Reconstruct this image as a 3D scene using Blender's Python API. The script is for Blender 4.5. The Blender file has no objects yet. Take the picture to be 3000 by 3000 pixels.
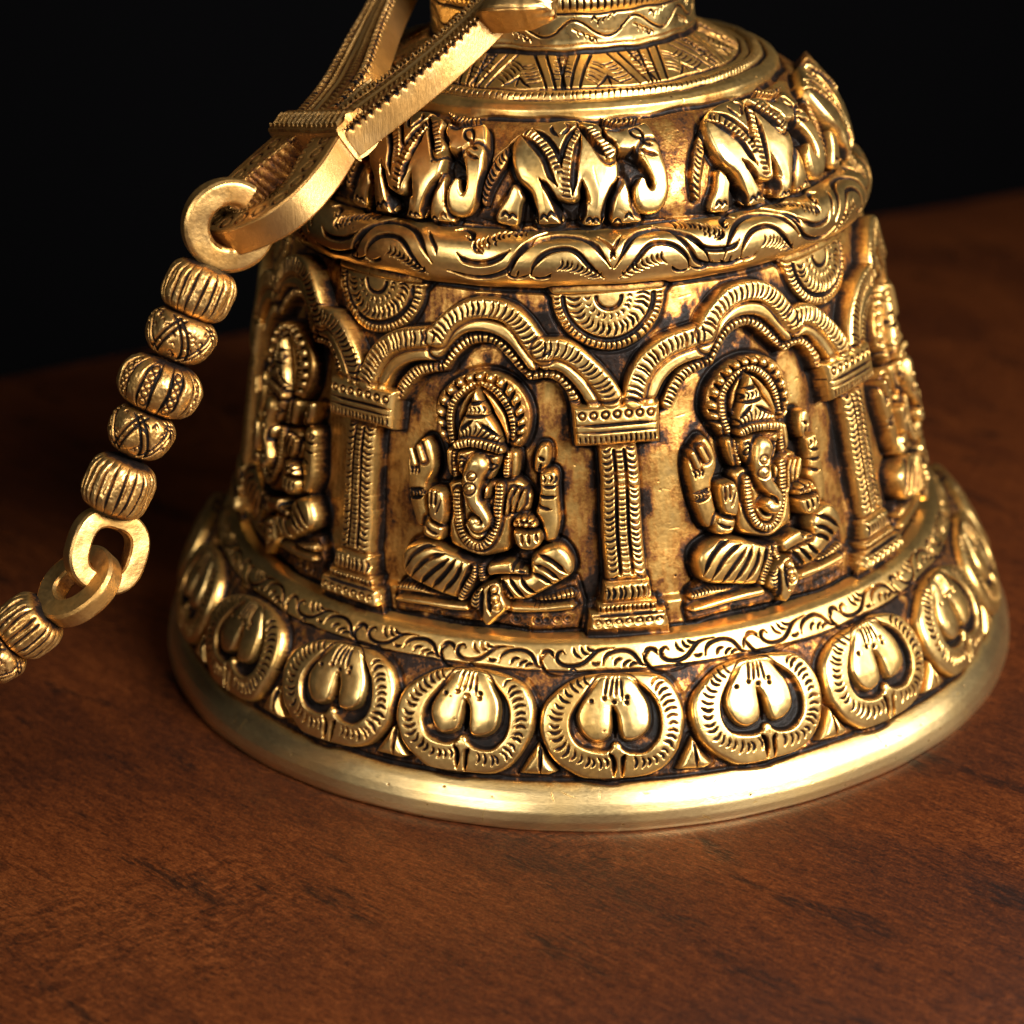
import bpy, math, os
import numpy as np
from mathutils import Matrix, Vector

# ---------------------------------------------------------------- camera, light, exposure
S = 0.1                                   # the bell's rim radius in metres; everything is modelled in rim radii
RES = float(os.environ.get('BELL_RES', '0.0013'))
scn = bpy.context.scene
C = bpy.context.collection
rng = np.random.default_rng(7)

cam_d = bpy.data.cameras.new('camera'); cam = bpy.data.objects.new('camera', cam_d); C.objects.link(cam)
scn.camera = cam
cam_d.sensor_width = 36; cam_d.sensor_fit = 'HORIZONTAL'; cam_d.lens = 36 * 6553.47 / 3000
cam_d.clip_start = 0.02; cam_d.clip_end = 30
_r = np.array([0.99942225, 0.02166934, -0.02618394]); _u = np.array([0.01514575, 0.40572269, 0.91387072]); _w = np.array([-0.0304264, 0.91373931, -0.40516009])
CAMP = np.array([0, -4.87714538, 2.42966766])
M = Matrix(((_r[0], _u[0], -_w[0], CAMP[0] * S), (_r[1], _u[1], -_w[1], CAMP[1] * S), (_r[2], _u[2], -_w[2], CAMP[2] * S), (0, 0, 0, 1)))
cam.matrix_world = M
cam_d.dof.use_dof = True
cam_d.dof.focus_distance = 4.43 * S
cam_d.dof.aperture_fstop = 10.5
cam_d.dof.aperture_blades = 9

world = bpy.data.worlds.new('World'); scn.world = world; world.use_nodes = True
bg = world.node_tree.nodes['Background']; bg.inputs[0].default_value = (1.0, 0.93, 0.86, 1); bg.inputs[1].default_value = 0.006

def area(name, loc, target, size, power, col=(1, 1, 1), size_y=None, spread=180):
    l = bpy.data.lights.new(name, 'AREA'); l.energy = power; l.color = col; l.spread = math.radians(spread)
    l.shape = 'RECTANGLE'; l.size = size; l.size_y = size_y or size
    o = bpy.data.objects.new(name, l); C.objects.link(o); o.location = loc
    o.rotation_euler = (Vector(target) - Vector(loc)).to_track_quat('-Z', 'Y').to_euler()
    return o
area('key_softbox', (0.46, -0.54, 0.50), (0.05, -0.07, 0.07), 0.40, 5.2, (1.0, 0.945, 0.87), 0.34, 95)
area('right_softbox', (0.64, -0.10, 0.30), (0.02, -0.03, 0.07), 0.14, 1.5, (1.0, 0.94, 0.86), 0.30)
area('left_softbox', (-0.40, -0.66, 0.42), (-0.03, -0.02, 0.11), 0.20, 0.50, (1.0, 0.94, 0.86), 0.28, 80)
vs = scn.view_settings
vs.view_transform = 'Standard'; vs.look = 'None'; vs.exposure = 0.0; vs.gamma = 1.0; vs.use_curve_mapping = False
scn.cycles.use_denoising = True
scn.cycles.max_bounces = 6
scn.cycles.caustics_reflective = True; scn.cycles.blur_glossy = 1.0; scn.cycles.caustics_refractive = False

# ---------------------------------------------------------------- materials
def nodes(name):
    m = bpy.data.materials.new(name); m.use_nodes = True
    nt = m.node_tree; b = nt.nodes['Principled BSDF']
    return m, nt, b
def N(nt, t, **kw):
    n = nt.nodes.new(t)
    for k, v in kw.items(): setattr(n, k, v)
    return n
def noise(nt, vec, scale, detail=4, rough=0.55, dist=0.0):
    n = N(nt, 'ShaderNodeTexNoise'); n.inputs['Scale'].default_value = scale; n.inputs['Detail'].default_value = detail
    n.inputs['Roughness'].default_value = rough; n.inputs['Distortion'].default_value = dist
    nt.links.new(vec, n.inputs['Vector']); return n.outputs['Fac']
def math_(nt, op, a, b=None, clamp=False):
    n = N(nt, 'ShaderNodeMath', operation=op); n.use_clamp = clamp
    for i, v in enumerate((a, b)):
        if v is None: continue
        if isinstance(v, (int, float)): n.inputs[i].default_value = v
        else: nt.links.new(v, n.inputs[i])
    return n.outputs[0]
def ramp(nt, fac, stops, interp='LINEAR'):
    n = N(nt, 'ShaderNodeValToRGB'); cr = n.color_ramp; cr.interpolation = interp
    while len(cr.elements) < len(stops): cr.elements.new(0.5)
    for e, (p, c) in zip(cr.elements, stops):
        e.position = p; e.color = (c[0], c[1], c[2], 1) if isinstance(c, tuple) else (c, c, c, 1)
    nt.links.new(fac, n.inputs[0]); return n.outputs[0]
def mapping(nt, scale=(1, 1, 1), rot=(0, 0, 0), coord='Object'):
    tc = N(nt, 'ShaderNodeTexCoord'); m1 = N(nt, 'ShaderNodeMapping'); mp = N(nt, 'ShaderNodeMapping')
    m1.inputs['Rotation'].default_value = rot; mp.inputs['Scale'].default_value = scale
    nt.links.new(tc.outputs[coord], m1.inputs[0]); nt.links.new(m1.outputs[0], mp.inputs[0]); return mp.outputs[0]

def brass(name, gold=(0.90, 0.605, 0.23), brush=(1, 1, 1), rough=0.32, stain=0.42, brushed=0.06, bump=0.10, beat=0.22):
    """polished brass under an antiquing wash; the vertex attribute 'patina' says how much of the wash was left on, plus shade painted on the niche wall"""
    m, nt, b = nodes(name); L = nt.links.new
    v = mapping(nt)
    at = N(nt, 'ShaderNodeAttribute', attribute_name='patina'); p0 = at.outputs['Fac']
    big = noise(nt, v, 70, 5, 0.6); mid = noise(nt, mapping(nt, (1, 1, .5)), 330, 6, 0.65); fine = noise(nt, v, 1500, 4, 0.6)
    vb = mapping(nt, brush); streak = noise(nt, vb, 900, 3, 0.6)
    p = math_(nt, 'MULTIPLY', p0, ramp(nt, noise(nt, v, 190, 4, 0.65), [(0.34, 0.62), (0.48, 1.0)]))
    # broken edge of the wash, plus thin brown staining on the bright metal
    q = math_(nt, 'MULTIPLY', math_(nt, 'SUBTRACT', mid, 0.5), 0.75)
    q2 = math_(nt, 'MULTIPLY', math_(nt, 'SUBTRACT', fine, 0.5), 0.55)
    q = math_(nt, 'ADD', q, q2)
    amp = math_(nt, 'MULTIPLY', q, math_(nt, 'MINIMUM', math_(nt, 'MULTIPLY', p, 2.2), 1.0))
    st = math_(nt, 'MULTIPLY', math_(nt, 'SUBTRACT', big, 0.50, ), stain * 2.0, True)
    pf = math_(nt, 'ADD', math_(nt, 'ADD', p, amp), st, True)
    k = gold
    col = ramp(nt, pf, [(0.0, k), (0.14, (k[0] * .84, k[1] * .76, k[2] * .60)), (0.34, (0.44, 0.215, 0.052)), (0.50, (0.17, 0.062, 0.016)), (0.66, (0.018, 0.010, 0.007)), (1.0, (0.006, 0.0045, 0.004))])
    mx = N(nt, 'ShaderNodeMixRGB', blend_type='MULTIPLY'); mx.inputs[0].default_value = 0.55
    L(col, mx.inputs[1]); L(ramp(nt, streak, [(0.3, 0.78), (0.7, 1.0)]), mx.inputs[2])
    L(mx.outputs[0], b.inputs['Base Color'])
    L(ramp(nt, pf, [(0.0, 1.0), (0.45, 0.85), (0.75, 0.0)]), b.inputs['Metallic'])
    r = ramp(nt, pf, [(0.0, rough), (0.4, rough + 0.10), (0.62, 0.50), (0.85, 0.42)])
    r = math_(nt, 'ADD', r, math_(nt, 'MULTIPLY', math_(nt, 'SUBTRACT', streak, 0.5), 0.16))
    L(r, b.inputs['Roughness'])
    L(ramp(nt, pf, [(0.0, 0.5), (0.5, 0.30), (0.74, 0.10)]), b.inputs['Specular IOR Level'])
    # bump: hand-beaten skin, brushing, crusty wash
    hgt = math_(nt, 'MULTIPLY', noise(nt, v, 120, 3, 0.5), beat)
    hgt = math_(nt, 'ADD', hgt, math_(nt, 'MULTIPLY', streak, brushed))
    hgt = math_(nt, 'ADD', hgt, math_(nt, 'MULTIPLY', math_(nt, 'MULTIPLY', mid, pf), 0.30))
    hgt = math_(nt, 'ADD', hgt, math_(nt, 'MULTIPLY', math_(nt, 'MULTIPLY', fine, pf), 0.16))
    bp = N(nt, 'ShaderNodeBump'); bp.inputs['Strength'].default_value = bump * 4; bp.inputs['Distance'].default_value = 0.0011
    L(hgt, bp.inputs['Height']); L(bp.outputs[0], b.inputs['Normal'])
    return m
M_BRASS = brass('antique_brass')
M_RIM = brass('polished_rim_brass', gold=(0.91, 0.665, 0.31), rough=0.33, stain=0.22, brush=(1, 1, 6), brushed=0.05)
M_NECK = brass('neck_brass', gold=(0.88, 0.63, 0.26), rough=0.29, stain=0.18)
M_CHAIN = brass('chain_brass', gold=(0.76, 0.48, 0.185), rough=0.36, stain=0.62, brush=(1, 1, 1), brushed=0.16)
M_FILED = brass('filed_brass', gold=(0.77, 0.48, 0.19), rough=0.38, stain=0.55, brush=(5, 5, 0.25), brushed=0.3)

def wood():
    m, nt, b = nodes('polished_dark_wood'); L = nt.links.new
    mp_ = lambda sx, sy, r=42: mapping(nt, (sx, sy, 1.0), (0, 0, math.radians(r)))
    tone = noise(nt, mp_(1, 2.0), 8, 5, 0.6, 0.9); streak = noise(nt, mp_(1, 6.0), 60, 6, 0.68, 0.4); fib = noise(nt, mp_(1, 3.6, 36), 330, 5, 0.7, 0.3)
    speck = noise(nt, mp_(1, 1.4), 1300, 3, 0.75); rip = noise(nt, mp_(2.4, 1.0, 60), 210, 4, 0.6, 1.3); blot = noise(nt, mp_(1, 1.5), 9, 3, 0.55, 0.6)
    half = lambda x, k: math_(nt, 'MULTIPLY', math_(nt, 'SUBTRACT', x, 0.5), k)
    g = math_(nt, 'ADD', math_(nt, 'ADD', math_(nt, 'ADD', half(tone, .8), 0.5), half(streak, .42)), half(speck, .95))
    g = math_(nt, 'ADD', g, half(fib, .95))
    patch = ramp(nt, blot, [(0.50, 0.0), (0.58, 1.0)]); rp = math_(nt, 'MULTIPLY', half(rip, 1.0), patch)
    g = math_(nt, 'ADD', g, rp)
    col = ramp(nt, g, [(0.15, (0.008, 0.0026, 0.0014)), (0.40, (0.030, 0.0074, 0.0022)), (0.58, (0.058, 0.0145, 0.0035)), (0.85, (0.110, 0.031, 0.0075))])
    # scattered dark flecks, pores and hairline cracks along the grain
    fl = math_(nt, 'MULTIPLY', ramp(nt, noise(nt, mp_(1, 3.6), 27, 3, 0.55, 0.4), [(0.60, 0.0), (0.66, 1.0)]), ramp(nt, noise(nt, mp_(1, 5.0), 190, 4, 0.7), [(0.42, 0.0), (0.54, 1.0)]))
    po = ramp(nt, noise(nt, mp_(1, 6.0, 40), 230, 2, 0.5), [(0.665, 0.0), (0.70, 1.0)])
    ck = ramp(nt, noise(nt, mp_(1, 40.0, 40), 9, 2, 0.5, 0.2), [(0.745, 0.0), (0.765, 1.0)])
    dk = math_(nt, 'MAXIMUM', math_(nt, 'MAXIMUM', math_(nt, 'MULTIPLY', fl, 0.8), math_(nt, 'MULTIPLY', po, 0.6)), math_(nt, 'MULTIPLY', ck, 0.85))
    mx = N(nt, 'ShaderNodeMixRGB', blend_type='MIX'); L(dk, mx.inputs[0]); L(col, mx.inputs[1]); mx.inputs[2].default_value = (0.006, 0.0028, 0.002, 1)
    L(mx.outputs[0], b.inputs['Base Color'])
    L(ramp(nt, tone, [(0.3, 0.40), (0.7, 0.28)]), b.inputs['Roughness'])
    b.inputs['Specular IOR Level'].default_value = 0.35
    bp = N(nt, 'ShaderNodeBump'); bp.inputs['Strength'].default_value = 0.22; bp.inputs['Distance'].default_value = 0.0005
    hh = math_(nt, 'SUBTRACT', math_(nt, 'ADD', math_(nt, 'MULTIPLY', rp, 1.2), math_(nt, 'ADD', math_(nt, 'MULTIPLY', speck, 0.4), math_(nt, 'MULTIPLY', fib, 0.5))), math_(nt, 'MULTIPLY', dk, 0.6))
    L(hh, bp.inputs['Height']); L(bp.outputs[0], b.inputs['Normal'])
    return m
M_WOOD = wood()
M_BACK, _nt, _b = nodes('black_cloth')
_b.inputs['Base Color'].default_value = (0.006, 0.006, 0.0075, 1); _b.inputs['Roughness'].default_value = 0.95; _b.inputs['Specular IOR Level'].default_value = 0.1

# ---------------------------------------------------------------- object helpers
def tag(o, label=None, cat=None, group=None, kind=None):
    for k, v in (('label', label), ('category', cat), ('group', group), ('kind', kind)):
        if v: o[k] = v
    return o
def empty(name, loc=(0, 0, 0)):
    o = bpy.data.objects.new(name, None); C.objects.link(o); o.location = loc; o.empty_display_size = 0.02; return o
def mesh_obj(name, verts, quads, mat, parent=None, pat=None, smooth=True):
    """verts (n,3) in rim radii, world position; quads (m,4) or (m,3) ints"""
    me = bpy.data.meshes.new(name)
    v = np.asarray(verts, np.float32) * S
    if parent is not None: v = v - np.array(parent_origin(parent), np.float32)
    q = np.asarray(quads, np.int32); k = q.shape[1]
    me.vertices.add(len(v)); me.vertices.foreach_set('co', v.ravel())
    me.loops.add(q.size); me.loops.foreach_set('vertex_index', q.ravel())
    me.polygons.add(len(q)); me.polygons.foreach_set('loop_start', np.arange(0, q.size, k, dtype=np.int32))
    me.update(calc_edges=True)
    if smooth: me.polygons.foreach_set('use_smooth', np.ones(len(q), bool))
    a = me.attributes.new('patina', 'FLOAT', 'POINT')
    a.data.foreach_set('value', np.asarray(np.zeros(len(v)) if pat is None else pat, np.float32).ravel())
    me.materials.append(mat); me.validate()
    o = bpy.data.objects.new(name, me); C.objects.link(o)
    if parent is not None: o.parent = parent
    return o
def parent_origin(p):
    t = np.zeros(3)
    while p is not None: t += np.array(p.location); p = p.parent
    return t
def grid_faces(n, m, wrap_n=False, wrap_m=False):
    i = np.arange(n if wrap_n else n - 1)[:, None]; j = np.arange(m if wrap_m else m - 1)[None]
    a = i * m + j; b = i * m + (j + 1) % m; c = ((i + 1) % n) * m + (j + 1) % m; d = ((i + 1) % n) * m + j
    return np.stack([a, b, c, d], -1).reshape(-1, 4)
def cr(pts, n=4, closed=False):
    """Catmull-Rom through pts"""
    p = np.asarray(pts, float)
    if len(p) < 3 and not closed: return p
    if closed: q = np.concatenate([p[-1:], p, p[:2]])
    else: q = np.concatenate([[2 * p[0] - p[1]], p, [2 * p[-1] - p[-2]]])
    t = np.linspace(0, 1, n, endpoint=False)[:, None]; out = []
    for k in range(len(q) - 3):
        a, b, c, d = q[k:k + 4]
        out.append(0.5 * (2 * b + (c - a) * t + (2 * a - 5 * b + 4 * c - d) * t ** 2 + (3 * b - a - 3 * c + d) * t ** 3))
    if not closed: out.append(p[-1:])
    return np.concatenate(out)
def resample(p, step):
    p = np.asarray(p, float); L = np.concatenate([[0], np.cumsum(np.linalg.norm(np.diff(p, axis=0), axis=1))])
    n = max(2, int(round(L[-1] / step)) + 1); s = np.linspace(0, L[-1], n)
    return np.stack([np.interp(s, L, p[:, k]) for k in range(p.shape[1])], -1), s

# ---------------------------------------------------------------- relief canvas: height, patina and part label over (profile length, angle)
class Canvas:
    def __init__(self, T, TH, R, res):
        self.T, self.TH, self.R, self.res = T, TH, R, res
        self.H = np.zeros((len(T), len(TH)), np.float32); self.P = np.zeros_like(self.H); self.L = np.zeros(self.H.shape, np.int16)
class Stamp:
    def __init__(self, cv, th, t, jit=0.0, flip=False, rot=0.0, sx=1.0, sy=1.0):
        self.cv, self.th, self.t, self.jit, self.sg = cv, th, t, jit, (-1 if flip else 1)
        self.ph = rng.uniform(0, 6.28, 6); self.sx, self.sy = sx, sy
    def win(self, pts, mg):
        p = np.asarray(pts); x0, y0 = p.min(0) - mg - self.jit; x1, y1 = p.max(0) + mg + self.jit
        cv = self.cv
        i0, i1 = np.searchsorted(cv.T, [self.t + y0 * self.sy, self.t + y1 * self.sy])
        if i1 <= i0: return None
        rm = cv.R[i0:i1].min()
        xa, xb = (x0, x1) if self.sg > 0 else (-x1, -x0)
        j0, j1 = np.searchsorted(cv.TH, [self.th + min(xa * self.sx / rm, xa), self.th + max(xb * self.sx / rm, xb)])
        if j1 <= j0: return None
        sl = (slice(i0, i1), slice(j0, j1))
        Y = np.broadcast_to(((cv.T[i0:i1] - self.t) / self.sy)[:, None], (i1 - i0, j1 - j0))
        X = self.sg * (cv.TH[j0:j1] - self.th)[None] * cv.R[i0:i1, None] / self.sx
        if self.jit:
            a, b = self.ph[:2], self.ph[2:4]
            X, Y = X + self.jit * np.sin(Y * 31 + a[0]) + self.jit * .5 * np.sin(X * 53 + a[1]), Y + self.jit * np.sin(X * 37 + b[0]) + self.jit * .5 * np.sin(Y * 61 + b[1])
        return sl, X, Y
    @staticmethod
    def seg(X, Y, p):
        """distance to the polyline and fraction along it"""
        best = np.full(X.shape, 1e9); fr = np.zeros(X.shape); n = len(p) - 1
        for k in range(n):
            ax, ay = p[k]; dx, dy = p[k + 1] - p[k]; l2 = dx * dx + dy * dy + 1e-18
            t = np.clip(((X - ax) * dx + (Y - ay) * dy) / l2, 0, 1)
            d = (X - ax - t * dx) ** 2 + (Y - ay - t * dy) ** 2
            m = d < best; best = np.where(m, d, best); fr = np.where(m, (k + t) / n, fr)
        return np.sqrt(best), fr
    @staticmethod
    def sdf(X, Y, p):
        q = np.concatenate([p, p[:1]]); d, _ = Stamp.seg(X, Y, q)
        ins = np.zeros(X.shape, bool)
        for k in range(len(p)):
            (x1, y1), (x2, y2) = q[k], q[k + 1]
            if y1 == y2: continue
            ins ^= ((y1 > Y) != (y2 > Y)) & (X < (x2 - x1) * (Y - y1) / (y2 - y1) + x1)
        return np.where(ins, d, -d)
    def shape(self, pts, h, bev=0.012, label=None, pat=0.05, n=3, moat=0.006, mdep=0.006, mpat=0.85, base=0.0, mode='max', smooth=True, edge=0.35, crown=0.003, grow=0.0):
        p = cr(pts, n, True) if smooth else np.asarray(pts, float)
        w = self.win(p, moat + max(grow, 0) + 2 * self.cv.res)
        if w is None: return
        sl, X, Y = w; cv = self.cv; d = self.sdf(X, Y, p) + grow; H, P, L = cv.H[sl], cv.P[sl], cv.L[sl]
        if moat:
            g = np.clip(1 - np.abs(d + moat * .65) / moat, 0, 1) ** .7
            H -= (mdep * g).astype(np.float32); P[:] = np.maximum(P, mpat * g)
        u = np.clip(d / bev, 0, 1); prof = base + (h - crown - base) * (edge * (u > 0) + (1 - edge) * np.sqrt(1 - (1 - u) ** 2)) + crown * (1 - (1 - np.clip(d / (bev * 3.2), 0, 1)) ** 2)
        ins = d > 0
        new = np.maximum(H, prof) if mode == 'max' else prof
        H[:] = np.where(ins, new, H)
        P[:] = np.where(ins, pat + np.clip(1 - d / (bev * .4), 0, 1) * .14, P)
        if label is not None: L[ins] = label
    def ridge(self, pts, w, h, label=None, pat=0.05, n=4, moat=0.005, mdep=0.005, mpat=0.8, flat=0.2, taper=None, drop=0.6):
        p = cr(pts, n); ww = np.atleast_1d(w).astype(float); wm = ww.max()
        v = self.win(p, wm + moat + 2 * self.cv.res)
        if v is None: return
        sl, X, Y = v; cv = self.cv; d, f = self.seg(X, Y, p); H, P, L = cv.H[sl], cv.P[sl], cv.L[sl]
        wl = np.interp(f, np.linspace(0, 1, len(ww)), ww) if len(ww) > 1 else ww[0]
        if moat:
            g = np.clip(1 - np.abs(d - wl - moat * .6) / moat, 0, 1) ** .7
            H -= (mdep * g).astype(np.float32); P[:] = np.maximum(P, mpat * g)
        u = np.clip((d / wl - flat) / (1 - flat), 0, 1); dr = np.minimum(wl * drop, h)
        prof = h - dr + dr * np.sqrt(1 - u ** 2); ins = d < wl
        H[:] = np.where(ins, np.maximum(H, prof), H); P[:] = np.where(ins, pat + u ** 4 * .3, P)
        if label is not None: L[ins] = label
    def groove(self, pts, w, dep, pat=1.0, n=4, taper=True, lip=0.0):
        p = cr(pts, n)
        v = self.win(p, w * 2.2 + self.cv.res)
        if v is None: return
        sl, X, Y = v; cv = self.cv; d, f = self.seg(X, Y, p)
        wl = w * (np.clip(np.sin(np.pi * np.clip(f, 0.02, .98)) * 1.6, .25, 1) if taper else 1.0)
        g = np.clip(1 - (d / wl) ** 2, 0, 1)
        cv.H[sl] -= (dep * g).astype(np.float32)
        if lip: cv.H[sl] += (lip * np.exp(-((d - wl * 1.35) / (wl * .5)) ** 2)).astype(np.float32)
        cv.P[sl] = np.maximum(cv.P[sl], pat * np.clip(1.25 - (d / wl) ** 2, 0, 1))
    def hatch(self, pts, half, pitch, w=0.0025, dep=0.005, bend=0.004, slant=0.0, pat=0.95, jit=0.25, n=6, skip=0.0, off=0.0):
        p, s = resample(cr(pts, n), pitch)
        T = np.gradient(p, axis=0); T /= np.linalg.norm(T, axis=1)[:, None] + 1e-12; Nn = np.stack([-T[:, 1], T[:, 0]], -1)
        for k in range(len(p)):
            if skip and rng.random() < skip: continue
            h1 = half * rng.uniform(1 - jit, 1 + jit * .6); c = p[k] + T[k] * rng.normal(0, pitch * .10) + Nn[k] * off
            self.groove([c - Nn[k] * h1 - T[k] * slant, c + T[k] * bend, c + Nn[k] * h1 + T[k] * slant], max(w, .0023) * rng.uniform(.75, 1.2), dep * rng.uniform(.7, 1.2), pat, n=3)
    def rope(self, pts, w, h, pitch=0.011, label=None, slant=0.0, hd=0.005, **kw):
        self.ridge(pts, w, h, label=label, **kw); self.hatch(pts, w * 1.0, pitch, 0.0019, hd, 0.0, slant, pat=0.9, jit=.08)
    def ring(self, c, r, w=0.0022, dep=0.004, pat=0.8):
        v = self.win([c], r + w * 2 + self.cv.res)
        if v is None: return
        sl, X, Y = v; d = np.abs(np.hypot(X - c[0], Y - c[1]) - r); g = np.clip(1 - (d / w) ** 2, 0, 1)
        self.cv.H[sl] -= (dep * g).astype(np.float32); self.cv.P[sl] = np.maximum(self.cv.P[sl], pat * g)
    def dot(self, c, r, dep=0.006, pat=1.0):
        v = self.win([c], r * 1.3 + self.cv.res)
        if v is None: return
        sl, X, Y = v; g = np.clip(1.1 - ((X - c[0]) ** 2 + (Y - c[1]) ** 2) / r ** 2, 0, 1)
        self.cv.H[sl] -= (dep * g).astype(np.float32); self.cv.P[sl] = np.maximum(self.cv.P[sl], pat * g ** .6)
    def bump(self, c, rx, ry, h, ang=0.0, pat=None, label=None):
        v = self.win([c], max(rx, ry) * 1.1 + self.cv.res)
        if v is None: return
        sl, X, Y = v; x, y = X - c[0], Y - c[1]; x, y = x * math.cos(ang) + y * math.sin(ang), -x * math.sin(ang) + y * math.cos(ang)
        u = (x / rx) ** 2 + (y / ry) ** 2; g = np.sqrt(np.clip(1 - u, 0, 1))
        self.cv.H[sl] += (h * g).astype(np.float32)
        if pat is not None: self.cv.P[sl] = np.where(u < 1, pat, self.cv.P[sl])
        if label is not None: self.cv.L[sl][u < 1] = label
    def wash(self, pts, pat=0.9, soft=0.01, n=3):
        p = cr(pts, n, True); v = self.win(p, soft + self.cv.res)
        if v is None: return
        sl, X, Y = v; d = self.sdf(X, Y, p)
        self.cv.P[sl] = np.maximum(self.cv.P[sl], pat * np.clip(d / soft + .5, 0, 1))
    def sink(self, pts, to, bev=0.01, pat=None, n=3, shrink=0.0):
        p = cr(pts, n, True); v = self.win(p, bev + self.cv.res)
        if v is None: return
        sl, X, Y = v; d = self.sdf(X, Y, p) - shrink; u = np.clip(d / bev, 0, 1); u = u * u * (3 - 2 * u); H = self.cv.H[sl]
        H[:] = H * (1 - u) + np.minimum(H, to) * u
        if pat is not None: self.cv.P[sl] = np.where(d > 0, np.maximum(self.cv.P[sl], pat * np.minimum(1, u * 1.6)), self.cv.P[sl])

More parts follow.
